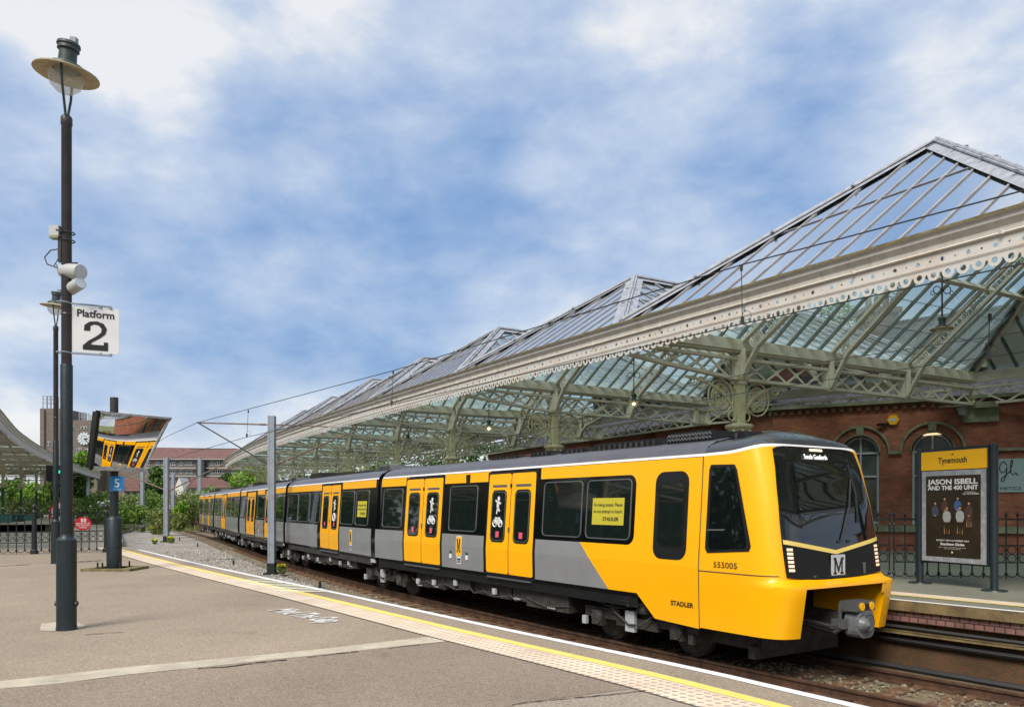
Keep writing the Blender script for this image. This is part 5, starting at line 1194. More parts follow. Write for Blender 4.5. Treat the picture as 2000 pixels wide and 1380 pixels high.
mb = MB(); S = lambda pts, r_: mb.tube([nW * .05 + dAB * a + UPZ * b_ for a, b_ in pts], r_, 5)
S([(.02, .30), (-.05, .42), (-.14, .36), (-.17, .2), (-.12, .08), (-.03, .12), (.02, .24), (.0, .0), (-.06, -.16), (-.12, -.18), (-.12, -.10), (.0, .02), (.09, .12), (.15, .30), (.17, .44), (.13, .46), (.11, .3), (.12, .08), (.17, .02), (.24, .08), (.30, .0)], .012)
text_geo(mb, 'ESTHETICS', .12, nW * .05 + UPZ * -.42 + dAB * -.02, dAB, UPZ, 0, .0, .78); mb.build('sign_lettering', 'signblack', gs)
# ------------------------------------------------------------------ lamp posts and what hangs on them
def lamp_post(px, base, toppx, label, k=.93):
    b_ = onz(px, base, PZ); s_ = F / b_.y; zt = EYE + (HOR - toppx) / s_ - PZ - .34 * k     # brim height over the platform
    r = empty('lamp_post', label, 'lamp post', (b_.x, b_.y, PZ), 'lamp posts on the near platform')
    mb = MB(); pt_ = zt - .58
    mb.lathe((0, 0, 0), [(.055, .95), (.054, pt_ - .05), (.061, pt_ - .04), (.061, pt_ + .04), (.05, pt_ + .06)], 20, mi=0, cap=True)
    mb.lathe((0, 0, 0), [(.060, pt_ * .62), (.061, pt_ * .62 + .0), (.054, pt_ * .62 + .02)], 16, mi=0)
    mb.build('post', 'postbrown', r, smooth=True)
    mb = MB(); mb.lathe((0, 0, 0), [(.112, 0), (.108, .03), (.105, .06), (.105, 1.0), (.103, 1.03), (.085, 1.05), (.07, 1.07), (.067, 1.1)], 28, mi=0, cap=True)
    mb.lathe((0, 0, 0), [(.0615, 1.08), (.0645, 1.10), (.0645, pt_ * .52), (.0615, pt_ * .52 + .01)], 20, mi=0)
    for s2 in (-1, 1): mb.lathe((s2 * .105, 0, .30), [(.03, 0), (.03, s2 * .02), (.001, s2 * .022)], 8, (1, 0, 0))
    mb.build('base_casing', 'post', r, smooth=True)
    mb = MB(); lantern_geo(mb, (0, 0, 0), k); o = mb.build('lantern', ['lanternmetal', 'shade_in', 'globe', 'bulb'], r, smooth=True); o.location = (0, 0, zt); o.rotation_euler = (R(2), R(6), 0)
    mb.v.clear; mb = MB(); mb.box((.06 * k, 0, .37 * k), (.07, .06, .07)); mb.build('photocell', 'galv', o)
    mb = MB()
    for a in (108, 288):
        dx, dy = math.cos(R(a)), math.sin(R(a)); R_ = .29 * k
        mb.tube([(dx * .045, dy * .045, pt_), (dx * .06, dy * .06, pt_ + .08), (dx * .12, dy * .12, pt_ + .18), (dx * R_ * .8, dy * R_ * .8, pt_ + .34), (dx * R_, dy * R_, zt - .04)], .014, 6)
    mb.build('lantern_bracket', 'lanternmetal', r); return r
L1 = lamp_post(130, 1229, 85, 'nearest tall dark lamp post with round shade, standing front left')
L2 = lamp_post(109, 1100, 570, 'smaller looking lamp post standing just behind the nearest one')
yp = 8.98
sg_ = empty('platform_sign', 'white board reading Platform 2 fixed to the nearest lamp post', 'sign', at(141, 690, yp))
q = [at(141.5, 596, 8.98), at(232.5, 604.5, 9.19), at(231.5, 692, 9.19), at(140.5, 686, 8.98)]; o0 = sg_.location
RX = (q[1] - q[0]).normalized(); NX = RX.cross(UPZ) * 1.0; NX = NX if NX.y < 0 else -NX
mb = MB(); cq = (q[0] + q[1] + q[2] + q[3]) / 4; W_, H_ = (q[1] - q[0]).length, (q[0] - q[3]).length
mb.prism([cq - o0 + RX * a + UPZ * b_ for a, b_ in rrect(W_, H_, .03, 3)], -NX * .012); mb.build('sign_board', 'white', sg_)
mb = MB()
text_geo(mb, 'Platform', .118, cq - o0 + NX * .004 + UPZ * .145, RX, UPZ, 0, .022, W_ * .80)
T2 = [(-.44, .18), (-.42, .40), (-.22, .55), (.05, .58), (.30, .50), (.42, .30), (.36, .08), (.14, -.10), (-.12, -.26), (-.20, -.36), (.30, -.36), (.30, -.24), (.46, -.24), (.46, -.58), (-.48, -.58), (-.48, -.42), (-.28, -.22), (.02, -.02), (.20, .14), (.22, .30), (.10, .43), (-.06, .45), (-.20, .38), (-.20, .26), (-.22, .18)]
mb.add([cq - o0 + NX * .004 + RX * a * .275 + UPZ * (b_ * .29 - .065) for a, b_ in T2], [tuple(range(len(T2)))])
mb.build('sign_lettering', 'signblack', sg_)
mb = MB()
for z in (H_ / 2 + .02, -H_ / 2 - .02):
    mb.bar(cq - o0 - RX * (W_ / 2 + .09) + UPZ * z, cq - o0 + RX * W_ * .35 + UPZ * z, .02, .018)
    for a in (.1, .32): mb.box(cq - o0 + RX * W_ * a + UPZ * (z - math.copysign(.01, z)), (.03, .02, .03))
    mb.ring(cq - o0 - RX * (W_ / 2 + .09) + UPZ * z, .07, (1, 0, 0), (0, 1, 0), .008, 14, 4)
mb.build('sign_bracket', 'galv', sg_)
def speaker(px, py, r_, L_, label, dx=.62, dz=-.22):
    c = at(px, py, 8.9); d = V((dx, -.72, dz)).normalized(); o = empty('loudspeaker', label, 'loudspeaker', c, 'loudspeakers on the lamp post')
    mb = MB(); mb.lathe((0, 0, 0), [(r_ * .92, -L_), (r_, -L_ * .9), (r_, -.01), (r_ * .96, 0)], 24, d, 0, cap=True); mb.lathe((0, 0, 0), [(r_ * .9, .002), (.001, .003)], 24, d, 1); mb.build('speaker_case', ['camgrey', 'platewhite'], o, smooth=True)
    mb = MB(); mb.tube([d * -L_ * .8 + UPZ * r_ * 1.1, d * -L_ * .2 + UPZ * r_ * 1.15], .01, 5); mb.tube([d * -L_ * .5 + UPZ * r_, V((-.1, .1, .1))], .01, 5); mb.build('speaker_bracket', 'cable', o)
speaker(158, 531, .085, .30, 'upper pale grey cylinder loudspeaker clamped to the nearest lamp post', 1.6, -.30)
speaker(158, 552, .068, .24, 'lower pale grey loudspeaker partly behind the nearest lamp post', 1.2, .30)
jb_ = empty('junction_box', 'small grey junction box with loose cables on the nearest lamp post', 'junction box', at(108, 452, 8.95))
mb = MB(); mb.box((0, 0, 0), (.11, .07, .125)); mb.box((0, -.0, -.07), (.10, .08, .03), mi=1); mb.build('box', ['camgrey', 'stone'], jb_)
mb = MB(); mb.tube([(.03, -.04, .01), (.10, -.03, -.01), (.13, -.08, 0)], .008, 5); mb.ring((.13, .03, -.01), .068, (1, 0, 0), (0, 1, 0), .008, 14, 4); mb.ring((.13, .03, -.10), .068, (1, 0, 0), (0, 1, 0), .008, 14, 4)
mb.bar((.055, 0, -.08), (.055, 0, -.35), .035, .035); mb.tube([(.05, 0, -.20), (-.04, -.02, -.22), (-.11, -.02, -.30), (-.08, -.02, -.38), (.04, 0, -.42), (.1, 0, -.36)], .007, 5); mb.tube([(.04, 0, -.30), (-.02, 0, -.40), (.06, -.02, -.45), (.0, 0, -.36), (.08, 0, -.48), (.10, 0, -.40)], .005, 5)
mb.build('cable', 'cable', jb_)
# ------------------------------------------------------------------ driver's mirror on its post
mb_ = onz(223, 1112, PZ); mr = empty('platform_mirror', 'large curved mirror on a dark post at the platform edge reflecting the train', 'mirror', mb_)
mo = mr.location
mb = MB(); zt = EYE + (HOR - 776) * mb_.y / F - PZ; mb.lathe((0, 0, 0), [(.085, 1.15), (.085, zt), (.001, zt + .001)], 20); mb.build('mirror_post', 'postbrown', mr, smooth=True)
mb = MB(); mb.lathe((0, 0, 0), [(.155, .06), (.155, 1.12), (.13, 1.16), (.085, 1.2)], 24); mb.lathe((0, 0, 0), [(.158, .5), (.158, .51)], 24); mb.lathe((0, 0, 0), [(.087, 1.2), (.087, zt * .55)], 18); mb.build('base_casing', 'post', mr, smooth=True)
mb = MB(); mb.box((0, -.02, -.02 + .05), (.62, .62, .05), mi=0)
for a, b_ in ((-.24, -.24), (.24, -.24), (-.24, .2), (.24, .2), (0, -.26), (-.12, -.27), (.2, -.1)): mb.lathe((a, b_, .05), [(.02, 0), (.02, .13)], 8, cap=True)
mb.build('base_plate', 'iron', mr)
mb = MB(); mb.box((.04, -.02, .005), (1.06, .9, .10)); mb.build('plinth', 'concrete', mr)
def mirpt(a, b_, off=0.):
    xl, xr = 197 + (181.5 - 197) * b_, 334 + (281.5 - 334) * (max(b_, 0) ** .82); yl, yr = 805 + (914 - 805) * b_, 817 + (917.5 - 817) * b_
    px, py = xl + (xr - xl) * a, yl + (yr - yl) * a
    dr = V(((px - 1000) / F, 1, (HOR - py) / F)); eye = V((0, 0, EYE)); mc = at(222, 862, 16.98); nn = V((.836, -.516, -.10)).normalized()
    t_ = (mc - eye).dot(nn) / dr.dot(nn) - .04 * (1 - (2 * a - 1) ** 2) - .02 * (1 - (2 * b_ - 1) ** 2) + off; return eye + dr * t_ - mo
mb = MB(); n = 18
for i in range(n + 1):
    for j in range(n + 1): mb.v.append(tuple(mirpt(j / n, i / n)))
for i in range(n):
    for j in range(n): a = i * (n + 1) + j; mb.f.append((a, a + n + 1, a + n + 2, a + 1)); mb.m.append(0)
mb.build('mirror_face', 'mirror', mr, smooth=True)
mb = MB()
for side_, w_ in (([mirpt(j / 12, 0) for j in range(13)], .045), ([mirpt(1, j / 12) for j in range(13)], .02), ([mirpt(j / 12, 1) for j in range(13)], .085)):
    for a, b_ in zip(side_[:-1], side_[1:]): mb.bar(a, b_, .06, w_)
mb.build('mirror_frame', 'chrome', mr)
mb = MB(); ls = [mirpt(-.06, j / 12) for j in range(13)]
for a, b_ in zip(ls[:-1], ls[1:]): mb.bar(a, b_, .10, .14, up=(0, 1, 0))
bk = [mirpt(a, b_, .16) for a, b_ in ((-.08, -.03), (1, -.0), (1, 1.02), (-.08, 1.02))]; fr_ = [mirpt(a, b_, .02) for a, b_ in ((-.08, -.03), (1, -.0), (1, 1.02), (-.08, 1.02))]
mb.add(bk + fr_, [(0, 1, 2, 3), (0, 4, 5, 1), (1, 5, 6, 2), (2, 6, 7, 3), (3, 7, 4, 0)])
for z in (2.6, 3.3): mb.box((.0, -.10, z - .4), (.3, .2, .06))
mb.build('mirror_housing', 'black', mr)
s5 = empty('car_stop_sign', 'small square blue sign with white number 5 on the mirror post', 'sign', at(229, 944, 17.15))
mb = MB(); mb.box((0, 0, 0), (.30, .015, .325)); mb.build('sign_board', 'blue', s5)
mb = MB(); text_geo(mb, '5', .26, (0, -.011, -.075), (1, 0, 0), (0, 0, 1), 0, .012); text_geo(mb, 'Car Stop', .05, (0, -.011, -.135), (1, 0, 0), (0, 0, 1), 0, .0); mb.build('sign_lettering', 'white', s5)
# ------------------------------------------------------------------ railings
def railing(A, B, label, posts=(), sp=.207, finial=True, group='black iron railings'):
    A, B = V(A), V(B); d = B - A; L = d.length; d.normalize(); r = empty('railing', label, 'railing', A, group); n_ = int(L / sp)
    mb = MB(); P_ = lambda s_, z: d * s_ + UPZ * z
    for z, h in ((1.16, .035), (.66, .022), (.33, .022)): mb.bar(P_(0, z), P_(L, z), .03, h)
    mb.build('rail', 'iron', r)
    mb = MB()
    for k in range(n_ + 1):
        s_ = k * sp; mb.bar(P_(s_, .03 if k % 2 == 0 else .10), P_(s_, 1.16), .02, .02)
        mb.lathe(P_(s_, 1.08), [(.035, -.03), (.012, .02)], 6); mb.lathe(P_(s_, 1.18), [(.012, 0), (.014, .03), (.03, .06), (.028, .085), (.004, .13)], 7)
        mb.lathe(P_(s_, .12), [(.012, .04), (.034, .0), (.012, -.04)], 6); mb.lathe(P_(s_, .50), [(.012, .03), (.03, .0), (.012, -.03)], 5)
    mb.build('baluster', 'iron', r)
    mb = MB()
    for k in range(n_):
        c = (k + .5) * sp
        for z in (.415, .575): mb.ring(P_(c, z), .078, d, UPZ, .009, 12, 4)
        pts = [P_(c + sp * .5 * math.cos(a), .13 - .075 * math.sin(a)) for a in np.linspace(0, math.pi, 7)]; mb.tube(pts, .010, 4)
    mb.build('ring_ornament', 'iron', r)
    for s_ in posts:
        mb = MB(); mb.lathe(P_(s_, 0), [(.11, 0), (.11, .10), (.075, .14), (.065, .9), (.055, 1.2), (.08, 1.23), (.05, 1.27), (.03, 1.30), (.07, 1.35), (.075, 1.40), (.05, 1.45), (.005, 1.49)], 14, cap=True); mb.build('railing_post', 'iron', r, smooth=True)
    return r
fa = V((-16.6, 21.6, PZ)); fb = V((-12.35, 24.0, PZ)); fl = (fb - fa).length
def fs_(px): k = (px - 1000) / F; d = (fb - fa).normalized(); return (k * fa.y - fa.x) / (d.x - k * d.y)
fence_l = railing(fa, fb, 'black iron railing across the end of the near platform', (fs_(67), fs_(208)))
railing(V((5.6, 15.9, PZ)), V((7.35, 15.25, PZ)), 'black iron railing on far platform mostly hidden by the train nose')
fr1 = railing(V((7.42, 15.22, PZ)), V((12.5, 14.75, PZ)), 'black iron railing on the far platform behind the poster board', ())
rs = empty('warning_sign', 'red eight sided warning sign fixed to the left railing', 'sign', at(162, 1022, 22.95)); rw = (fb - fa).normalized(); nR = V((rw.y, -rw.x, 0)); nR = nR if nR.y < 0 else -nR
mb = MB(); mb.prism([rw * .225 * math.cos(a) + UPZ * .205 * math.sin(a) for a in np.linspace(.39, .39 + 2 * math.pi, 9)[:-1]], nR * .012); mb.build('sign_board', 'red', rs)
mb = MB(); mb.prism([nR * .013 + rw * a + UPZ * b_ for a, b_ in ((-.05, .05), (.08, .05), (.08, .15), (-.05, .15))], nR * .003)
for i, tx in enumerate(('PASSENGERS MUST NOT', 'PASS THIS POINT', 'WARNING')): text_geo(mb, tx, .055, nR * .016 + UPZ * (-.01 - .06 * i), rw, UPZ, 0, .02, (.38, .34, .2)[i])
mb.build('sign_lettering', 'white', rs)
mb = MB(); mb.prism([nR * .018 + rw * (a + .015) + UPZ * b_ for a, b_ in ((-.012, .075), (.012, .075), (.016, .135), (-.016, .135))], nR * .003); mb.build('exclamation_mark', 'red', rs)
# ------------------------------------------------------------------ poster board on the far platform
PA, PB = V((7.40, 14.2, PZ)), V((7.95, 12.93, PZ)); PA = onz(1797, 1138, PZ); PB = onz(1942, 1153.5, PZ)
pb = empty('poster_board', 'station name and poster board between two dark posts on far platform', 'poster board', PA); dP = (PB - PA); LP = dP.length; dP.normalize(); nP = V((dP.y, -dP.x, 0)); nP = nP if nP.x * -1 > 0 or nP.y < 0 else -nP
if nP.dot(V((-.5, -1, 0))) < 0: nP = -nP
Wp = lambda s_, z, o=0.: dP * s_ + UPZ * z + nP * o
for s_ in (0, LP):
    mb = MB(); mb.lathe(Wp(s_, 0), [(.20, 0), (.19, .02), (.065, .03), (.06, .05), (.06, 2.40), (.055, 2.45), (.001, 2.47)], 20); mb.build('board_post', 'post', pb, smooth=True)
mb = MB(); mb.prism([Wp(.05, .40), Wp(LP - .05, .40), Wp(LP - .05, 2.44), Wp(.05, 2.44)], nP * .05); mb.build('back_panel', 'post', pb)
mb = MB(); mb.prism([Wp(.10, .43, .05), Wp(LP - .10, .43, .05), Wp(LP - .10, 2.04, .05), Wp(.10, 2.04, .05)], nP * .02); mb.build('poster_frame', 'alloy', pb)
mb = MB(); mb.prism([Wp(.085, 2.055, .05), Wp(LP - .085, 2.055, .05), Wp(LP - .085, 2.385, .05), Wp(.085, 2.385, .05)], nP * .02, 0); mp_ = LP / 2
text_geo(mb, 'Tynemouth', .145, Wp(mp_, 2.17, .075), dP, UPZ, 1, .016, .56); mb.box(Wp(mp_, 2.32, .072), (.03, .01, .02), dP, nP, UPZ, 1); mb.build('name_panel', ['signyellow', 'signblack'], pb)
mb = MB(); mb.prism([Wp(.19, .52, .07), Wp(LP - .19, .52, .07), Wp(LP - .19, 1.95, .07), Wp(.19, 1.95, .07)], nP * .006, 0); PW = LP - .38; X_ = lambda f_: .19 + PW * f_; Zp = lambda f_: .52 + 1.43 * f_; oo = .079
def ptext(t_, f_, z, sz_, w_, bold=.02, mi=1): text_geo(mb, t_, sz_, Wp(X_(f_), Zp(z), oo), dP, UPZ, mi, bold, PW * w_)
ptext('JASON ISBELL', .5, .895, .125, .92, .03); ptext('AND THE 400 UNIT', .5, .825, .105, .92, .03); ptext('with special guest', .82, .79, .03, .2, .0); ptext('S.G. GOODMAN', .83, .765, .035, .28)
ptext('SUNDAY 24TH NOVEMBER 2024', .5, .195, .036, .60); ptext('Stockton Globe', .5, .145, .062, .44, .03); ptext('doors 7pm - tickets on sale now', .5, .115, .022, .5, .0); ptext('box office and agents', .5, .098, .02, .3, .0); mb.box(Wp(X_(.5), Zp(.06), oo), (.03, .004, .03), dP, nP, UPZ, 1)
def figure(f_, zh, s_, cloth, legs, seat):
    c = lambda a, b_, o=.002: Wp(X_(f_) + a * s_, Zp(zh) + b_ * s_, oo - .004 + o)
    E_ = lambda cx_, cz, rx, rz, mi, o: mb.add([c(cx_ + rx * math.cos(a), cz + rz * math.sin(a), o) for a in np.linspace(0, 2 * math.pi, 13)[:-1]], [tuple(range(12))], mi)
    if seat: mb.add([c(-.5, -2.7, .0015), c(.5, -2.7, .0015), c(.55, -4.6, .0015), c(-.6, -4.6, .0015)], [(0, 1, 2, 3)], 7)
    mb.add([c(-.5, -2.3), c(.5, -2.3), c(.55, -3.2), c(.35, -4.8), c(.05, -4.7), c(0, -3.3), c(-.05, -4.7), c(-.35, -4.8), c(-.5, -3.2)], [tuple(range(9))], legs)
    mb.add([c(-.25, -.5, .0025), c(.25, -.5, .0025), c(.72, -.85, .0025), c(.85, -1.7, .0025), c(.55, -2.5, .0025), c(-.55, -2.5, .0025), c(-.85, -1.7, .0025), c(-.72, -.85, .0025)], [tuple(range(8))], cloth)
    E_(0, 0, .27, .37, 2, .003); E_(0, .16, .30, .26, 0, .0032); E_(0, -.06, .24, .26, 2, .0034); E_(0, -2.45, .25, .13, 2, .0035)
for a in ((.18, .66, .090, 3, 0, False), (.36, .715, .084, 6, 0, False), (.60, .72, .084, 5, 0, False), (.80, .66, .088, 6, 6, True), (.40, .60, .098, 4, 0, True), (.64, .605, .098, 4, 0, True)): figure(*a)
mb.build('poster', ['poster', 'white', 'skin', 'cloth_a', 'cloth_b', 'cloth_c', 'cloth_d', 'wood'], pb)
# ------------------------------------------------------------------ overhead line masts and wires
def mast(px, top, base, wpx, label, zg=-.19, arms=(), dark=True):
    Y = (EYE - zg) * F / (base - HOR); b_ = V(((px - 1000) / F * Y, Y, zg)); w_ = wpx * Y / F; zt = EYE + (HOR - top) * Y / F
    r = empty('catenary_mast', label, 'overhead line mast', b_, 'grey overhead line masts'); mb = MB(); t_ = w_ * .14
    mb.box((0, 0, (zt - zg) / 2 + .2), (w_ * .30, w_ * .75, zt - zg - .4)); mb.box((-w_ / 2 + t_, 0, (zt - zg) / 2 + .2), (t_ * 1.6, w_, zt - zg - .4)); mb.box((w_ / 2 - t_, 0, (zt - zg) / 2 + .2), (t_ * 1.6, w_, zt - zg - .4))
    mb.box((0, -w_ * .42, (zt - zg) / 2 + .2), (w_ * .9, .015, zt - zg - .402)); mb.build('mast_column', 'galv', r)
    mb = MB(); mb.box((0, 0, .21), (w_ * 1.1, w_ * 1.15, .42)); mb.box((0, 0, .0), (w_ * 2.0, w_ * 2, .14)); mb.build('mast_foot', 'iron', r)
    for (x0, y0, x1, y1, rr, dY, m_) in arms:
        mb = MB(); a, c = at(x0, y0, Y) - b_, at(x1, y1, Y + dY) - b_; mb.tube([a, c], rr, 6)
        if rr > .02:
            for f_ in (.06, .09, .12): mb.lathe(a.lerp(c, f_), [(.05, -.008), (.05, .008)], 8, (c - a))
        mb.build('cantilever_arm', m_, r)
    return r
mast(531, 812, 1121, 13.5, 'nearest grey overhead line mast standing before the train', arms=((526, 829, 386, 825, .030, .2, 'rust'), (527, 908, 385, 824, .026, .2, 'cable'), (463, 876, 372, 876, .014, .3, 'cable'), (537, 829, 640, 833, .02, 1.2, 'rust'), (537, 908, 680, 846, .030, 1.6, 'rust')))
mast(325, 893, 1058, 8.5, 'grey mast with yellow flowers at its foot left of the train', arms=((320, 955, 234, 922, .05, 1, 'rust'), (330, 958, 445, 902, .05, 1, 'rust')))
mast(338, 925, 1034, 5.5, 'thin grey mast half behind the one with yellow flowers')
mast(278, 918, 1036.5, 6, 'thin grey mast between the mirror and the bush')
mast(390, 893, 1026, 6, 'far grey mast beside the rear of the train')
mast(172, 925, 1030, 4, 'slim pale pole left of the mirror in front of bushes')
wr = empty('overhead_wires', 'thin dark overhead wires strung above the train on droppers', 'overhead wire', at(1448, 517, 12.2)); wo = wr.location
def wire(pts, r_, nm='wire', sag=0.):
    P_ = []
    for a, b_ in zip(pts[:-1], pts[1:]):
        for k in range(10): f_ = k / 10; p_ = a.lerp(b_, f_); p_.z -= sag * 4 * f_ * (1 - f_); P_.append(p_ - wo)
    P_.append(pts[-1] - wo); mb = MB(); mb.tube(P_, r_, 5); mb.build(nm, 'cable', wr)
wire([at(385, 825, 28), at(770, 723, 20.5), at(1448, 517, 12.2), at(2120, 340, 8.6)], .011)
wire([at(385, 825, 28), at(330, 850, 40), at(300, 868, 54)], .012)
wire([at(372, 884, 30), at(482, 853, 26), at(765, 790, 20.5), at(1000, 735, 17.0), at(1450, 632, 12.2), at(2080, 497, 8.8)], .010)
wire([at(372, 884, 30), at(327, 898, 54)], .012)
wire([at(640, 833, 29), at(700, 838, 26), at(1100, 806, 19), at(1480, 725, 13.8), at(2050, 640, 11)], .006); wire([at(700, 930, 30), at(1000, 850, 22), at(1500, 758, 15), at(2050, 680, 12)], .006)
for a, b_ in (((485, 800, 26.2), (482, 853, 26.2)), ((768, 723, 20.5), (765, 790, 20.5)), ((1448, 517, 12.2), (1450, 632, 12.2)), ((1933, 612, 11.5), (1930, 700, 11.5))):
    a, b_ = at(*a), at(*b_); wire([a, b_], .007, 'dropper'); mb = MB(); mb.box(b_ - wo + V((0, 0, .05)), (.05, .03, .12)); mb.box(a - wo - V((0, 0, .05)), (.04, .03, .09)); mb.ring(b_ - wo + V((.07, 0, .13)), .07, (1, 0, 0), (0, 0, 1), .005, 12, 3); mb.build('wire_clamp', 'cable', wr)
# ------------------------------------------------------------------ signal and speed sign at the left line
sgn = empty('railway_signal', 'black signal head showing green behind the two lamp posts', 'signal', at(110, 1000, 34)); so = sgn.location
mb = MB(); c = at(108, 924, 34) - so; mb.box(c, (.62, .3, .70)); mb.bar(V((c.x, .1, -1.5)), V((c.x, .1, c.z)), .12, .12, up=(0, 1, 0)); mb.build('signal_head', 'black', sgn)
mb = MB(); mb.lathe(at(114, 921, 33.8) - so, [(.07, 0), (.001, -.01)], 12, (0, 1, 0)); mb.build('signal_lens', 'signalgreen', sgn)
sp = empty('speed_sign', 'white octagonal speed sign with red rim behind the lamp posts', 'sign', at(119, 1000, 33)); 
mb = MB(); oc = lambda r_, y: [(r_ * math.cos(a), y, r_ * math.sin(a)) for a in np.linspace(.39, .39 + 2 * math.pi, 9)[:-1]]; mb.prism(oc(.50, 0), (0, .02, 0), 0); mb.prism(oc(.42, -.006), (0, .005, 0), 1); text_geo(mb, '40', .5, (0, -.01, -.18), (1, 0, 0), (0, 0, 1), 2, .02)
mb.bar((0, .04, -1.5), (0, .04, -.4), .08, .08, up=(0, 1, 0), mi=3); mb.build('sign_board', ['red', 'white', 'signblack', 'galv'], sp)
# ------------------------------------------------------------------ left platform
sp_ = MB(); sp_.poly([onz(x, y, .3) for x, y in ((-900, 1112), (60, 1100), (212, 1086), (240, 1056), (232, 1030), (200, 1024), (-900, 1024))]); sp_.build('side_path', 'sand', kind='structure')
pl3 = MB(); le2 = [V((p_.x, p_.y, PZ)) for p_ in lc if p_.y > 58] + [V((-53, 108, PZ)), V((-58, 125, PZ)), V((-64, 145, PZ))]
for a, b_ in zip(le2[:-1], le2[1:]):
    pl3.poly([a, b_, b_ + V((-40, -14, 0)), a + V((-40, -14, 0))]); pl3.poly([a, b_, V((b_.x, b_.y, PZ - .18)), V((a.x, a.y, PZ - .18))], 1); o_ = V((-.35, -.12, 0)); pl3.poly([a + o_, b_ + o_, V((b_.x, b_.y, -.62)) + o_, V((a.x, a.y, -.62)) + o_], 1)
pl3.build('side_platform', ['asphalt', 'coping'], kind='structure')
hb = empty('hoarding', 'dark green panel hoarding under the left canopy', 'hoarding', at(0, 1018, 62))
for k in range(4):
    mb = MB(); a = at(-12 + 24 * k, 1000, 62 + 4 * k) - hb.location; mb.box((a.x, a.y, -.2), (1.0, .08, 1.3)); mb.bar((a.x - .55, a.y, -.9), (a.x - .55, a.y, .75), .12, .12, up=(0, 1, 0)); mb.build('hoarding_panel', 'wheelie', hb)
# ------------------------------------------------------------------ far buildings
def fbox(mb, x0, x1, y0, y1, Y, D, mi=0, uvs=True):
    a, b_ = at(x0, y1, Y), at(x1, y0, Y); c0, c1 = a, b_
    P_ = [V((c0.x, Y, c0.z)), V((c1.x, Y, c0.z)), V((c1.x, Y + D, c0.z)), V((c0.x, Y + D, c0.z))]; T_ = [V((p_.x, p_.y, c1.z)) for p_ in P_]
    for i in range(4):
        j = (i + 1) % 4; l = (P_[j] - P_[i]).length; mb.poly([P_[i], P_[j], T_[j], T_[i]], mi, [(0, c0.z), (l, c0.z), (l, c1.z), (0, c1.z)])
    mb.poly(T_, mi, [(0, 0), (1, 0), (1, 1), (0, 1)])
def fwin(parent, x0, x1, y0, y1, Y, panes=2):
    mb = MB(); a, b_ = at(x0, y1, Y - .08), at(x1, y0, Y - .08); w_, h_ = b_.x - a.x, b_.z - a.z; c = (a + b_) / 2
    mb.box(c, (w_, .06, h_), mi=1)
    for k in range(panes): mb.box((a.x + w_ * (k + .5) / panes, c.y - .045, c.z), (w_ / panes * .68, .04, h_ * .74), mi=0)
    return mb.build('window', ['glassdark', 'upvc'], parent)
ct = empty('clock_tower_building', 'brown brick building with large clock face and rooftop aerials', 'building', (0, 160, 0))
def fpart(mb, nm, mt, par): o = mb.build(nm, mt, par); o.location = -par.location; return o
mb = MB(); fbox(mb, 78, 123, 797, 975, 159, 9); fbox(mb, 82.5, 86, 799, 965, 158.6, 9); fpart(mb, 'tower', 'brickfar', ct)
mb = MB(); fbox(mb, 123, 190, 820, 975, 160, 14); fbox(mb, 190, 286, 872, 975, 163, 12); fpart(mb, 'wall', 'brickfar', ct)
mb = MB(); c = at(164, 856, 159.7)
for k in range(12):
    a = k * math.pi / 6; d_ = V((math.sin(a), 0, math.cos(a))); mb.bar(c + d_ * .5, c + d_ * 1.3, .42, .1, up=(0, 1, 0))
for a, l in ((1.62, .8), (2.3, 1.0)): mb.bar(c + V((0, -.12, 0)), c + V((math.sin(a) * l, -.12, math.cos(a) * l)), .14, .06, up=(0, 1, 0), mi=1)
mb.lathe(c, [(.55, 0), (.001, -.02)], 16, (0, 1, 0)); fpart(mb, 'clock_face', ['platewhite', 'signblack'], ct)
for w_ in ((158, 170, 832.5, 838), (138, 145, 832, 838), (182, 188, 832, 838), (150, 159, 875, 883), (167, 176, 876, 884), (137, 141, 875, 883), (92, 98, 862, 870), (152, 160, 893, 900), (167, 176, 894, 901)): o = fwin(ct, *w_, 160 if w_[0] > 123 else 159); o.location = -ct.location
mb = MB(); 
for x0, x1, y0, y1, n_ in ((84, 106, 772, 798, 4), (155, 166, 805, 821, 3), (177, 187, 810, 822, 3)):
    a, b_ = at(x0, y1, 161), at(x1, y0, 161)
    for k in range(n_): x = a.x + (b_.x - a.x) * k / (n_ - 1); mb.bar((x, 161, a.z), (x, 161, b_.z), .14, .14, up=(0, 1, 0)); mb.bar((x, 162.5, a.z), (x, 162.5, b_.z), .14, .14, up=(0, 1, 0))
    for f_ in (.45, .72, .97): z = a.z + (b_.z - a.z) * f_; mb.bar((a.x, 161, z), (b_.x, 161, z), .10, .10); mb.bar((a.x, 162.5, z), (b_.x, 162.5, z), .10, .10)
fpart(mb, 'rooftop_aerial', 'galv', ct)
lb = empty('apartment_block', 'long brown brick block with red tiled roof and white windows', 'building', (-60, 150, 0)); Yb = 150
mb = MB(); fbox(mb, 285, 482, 897, 985, Yb, 12); fpart(mb, 'wall', 'brickfar', lb)
mb = MB(); a, b_, c, d_ = at(283, 896, Yb - .6), at(484, 896, Yb - .6), at(478, 876, Yb + 6), at(292, 873, Yb + 6); mb.poly([a, b_, c, d_]); mb.poly([a + V((0, 14, 0)), b_ + V((0, 14, 0)), c, d_]); fpart(mb, 'roof', 'redtile', lb)
mb = MB()
for y in (896.5, 913.5, 929): a, b_ = at(285, y, Yb - .5), at(482, y, Yb - .5); mb.bar(a, b_, .4, .12)
fpart(mb, 'balcony_edge', 'camgrey', lb)
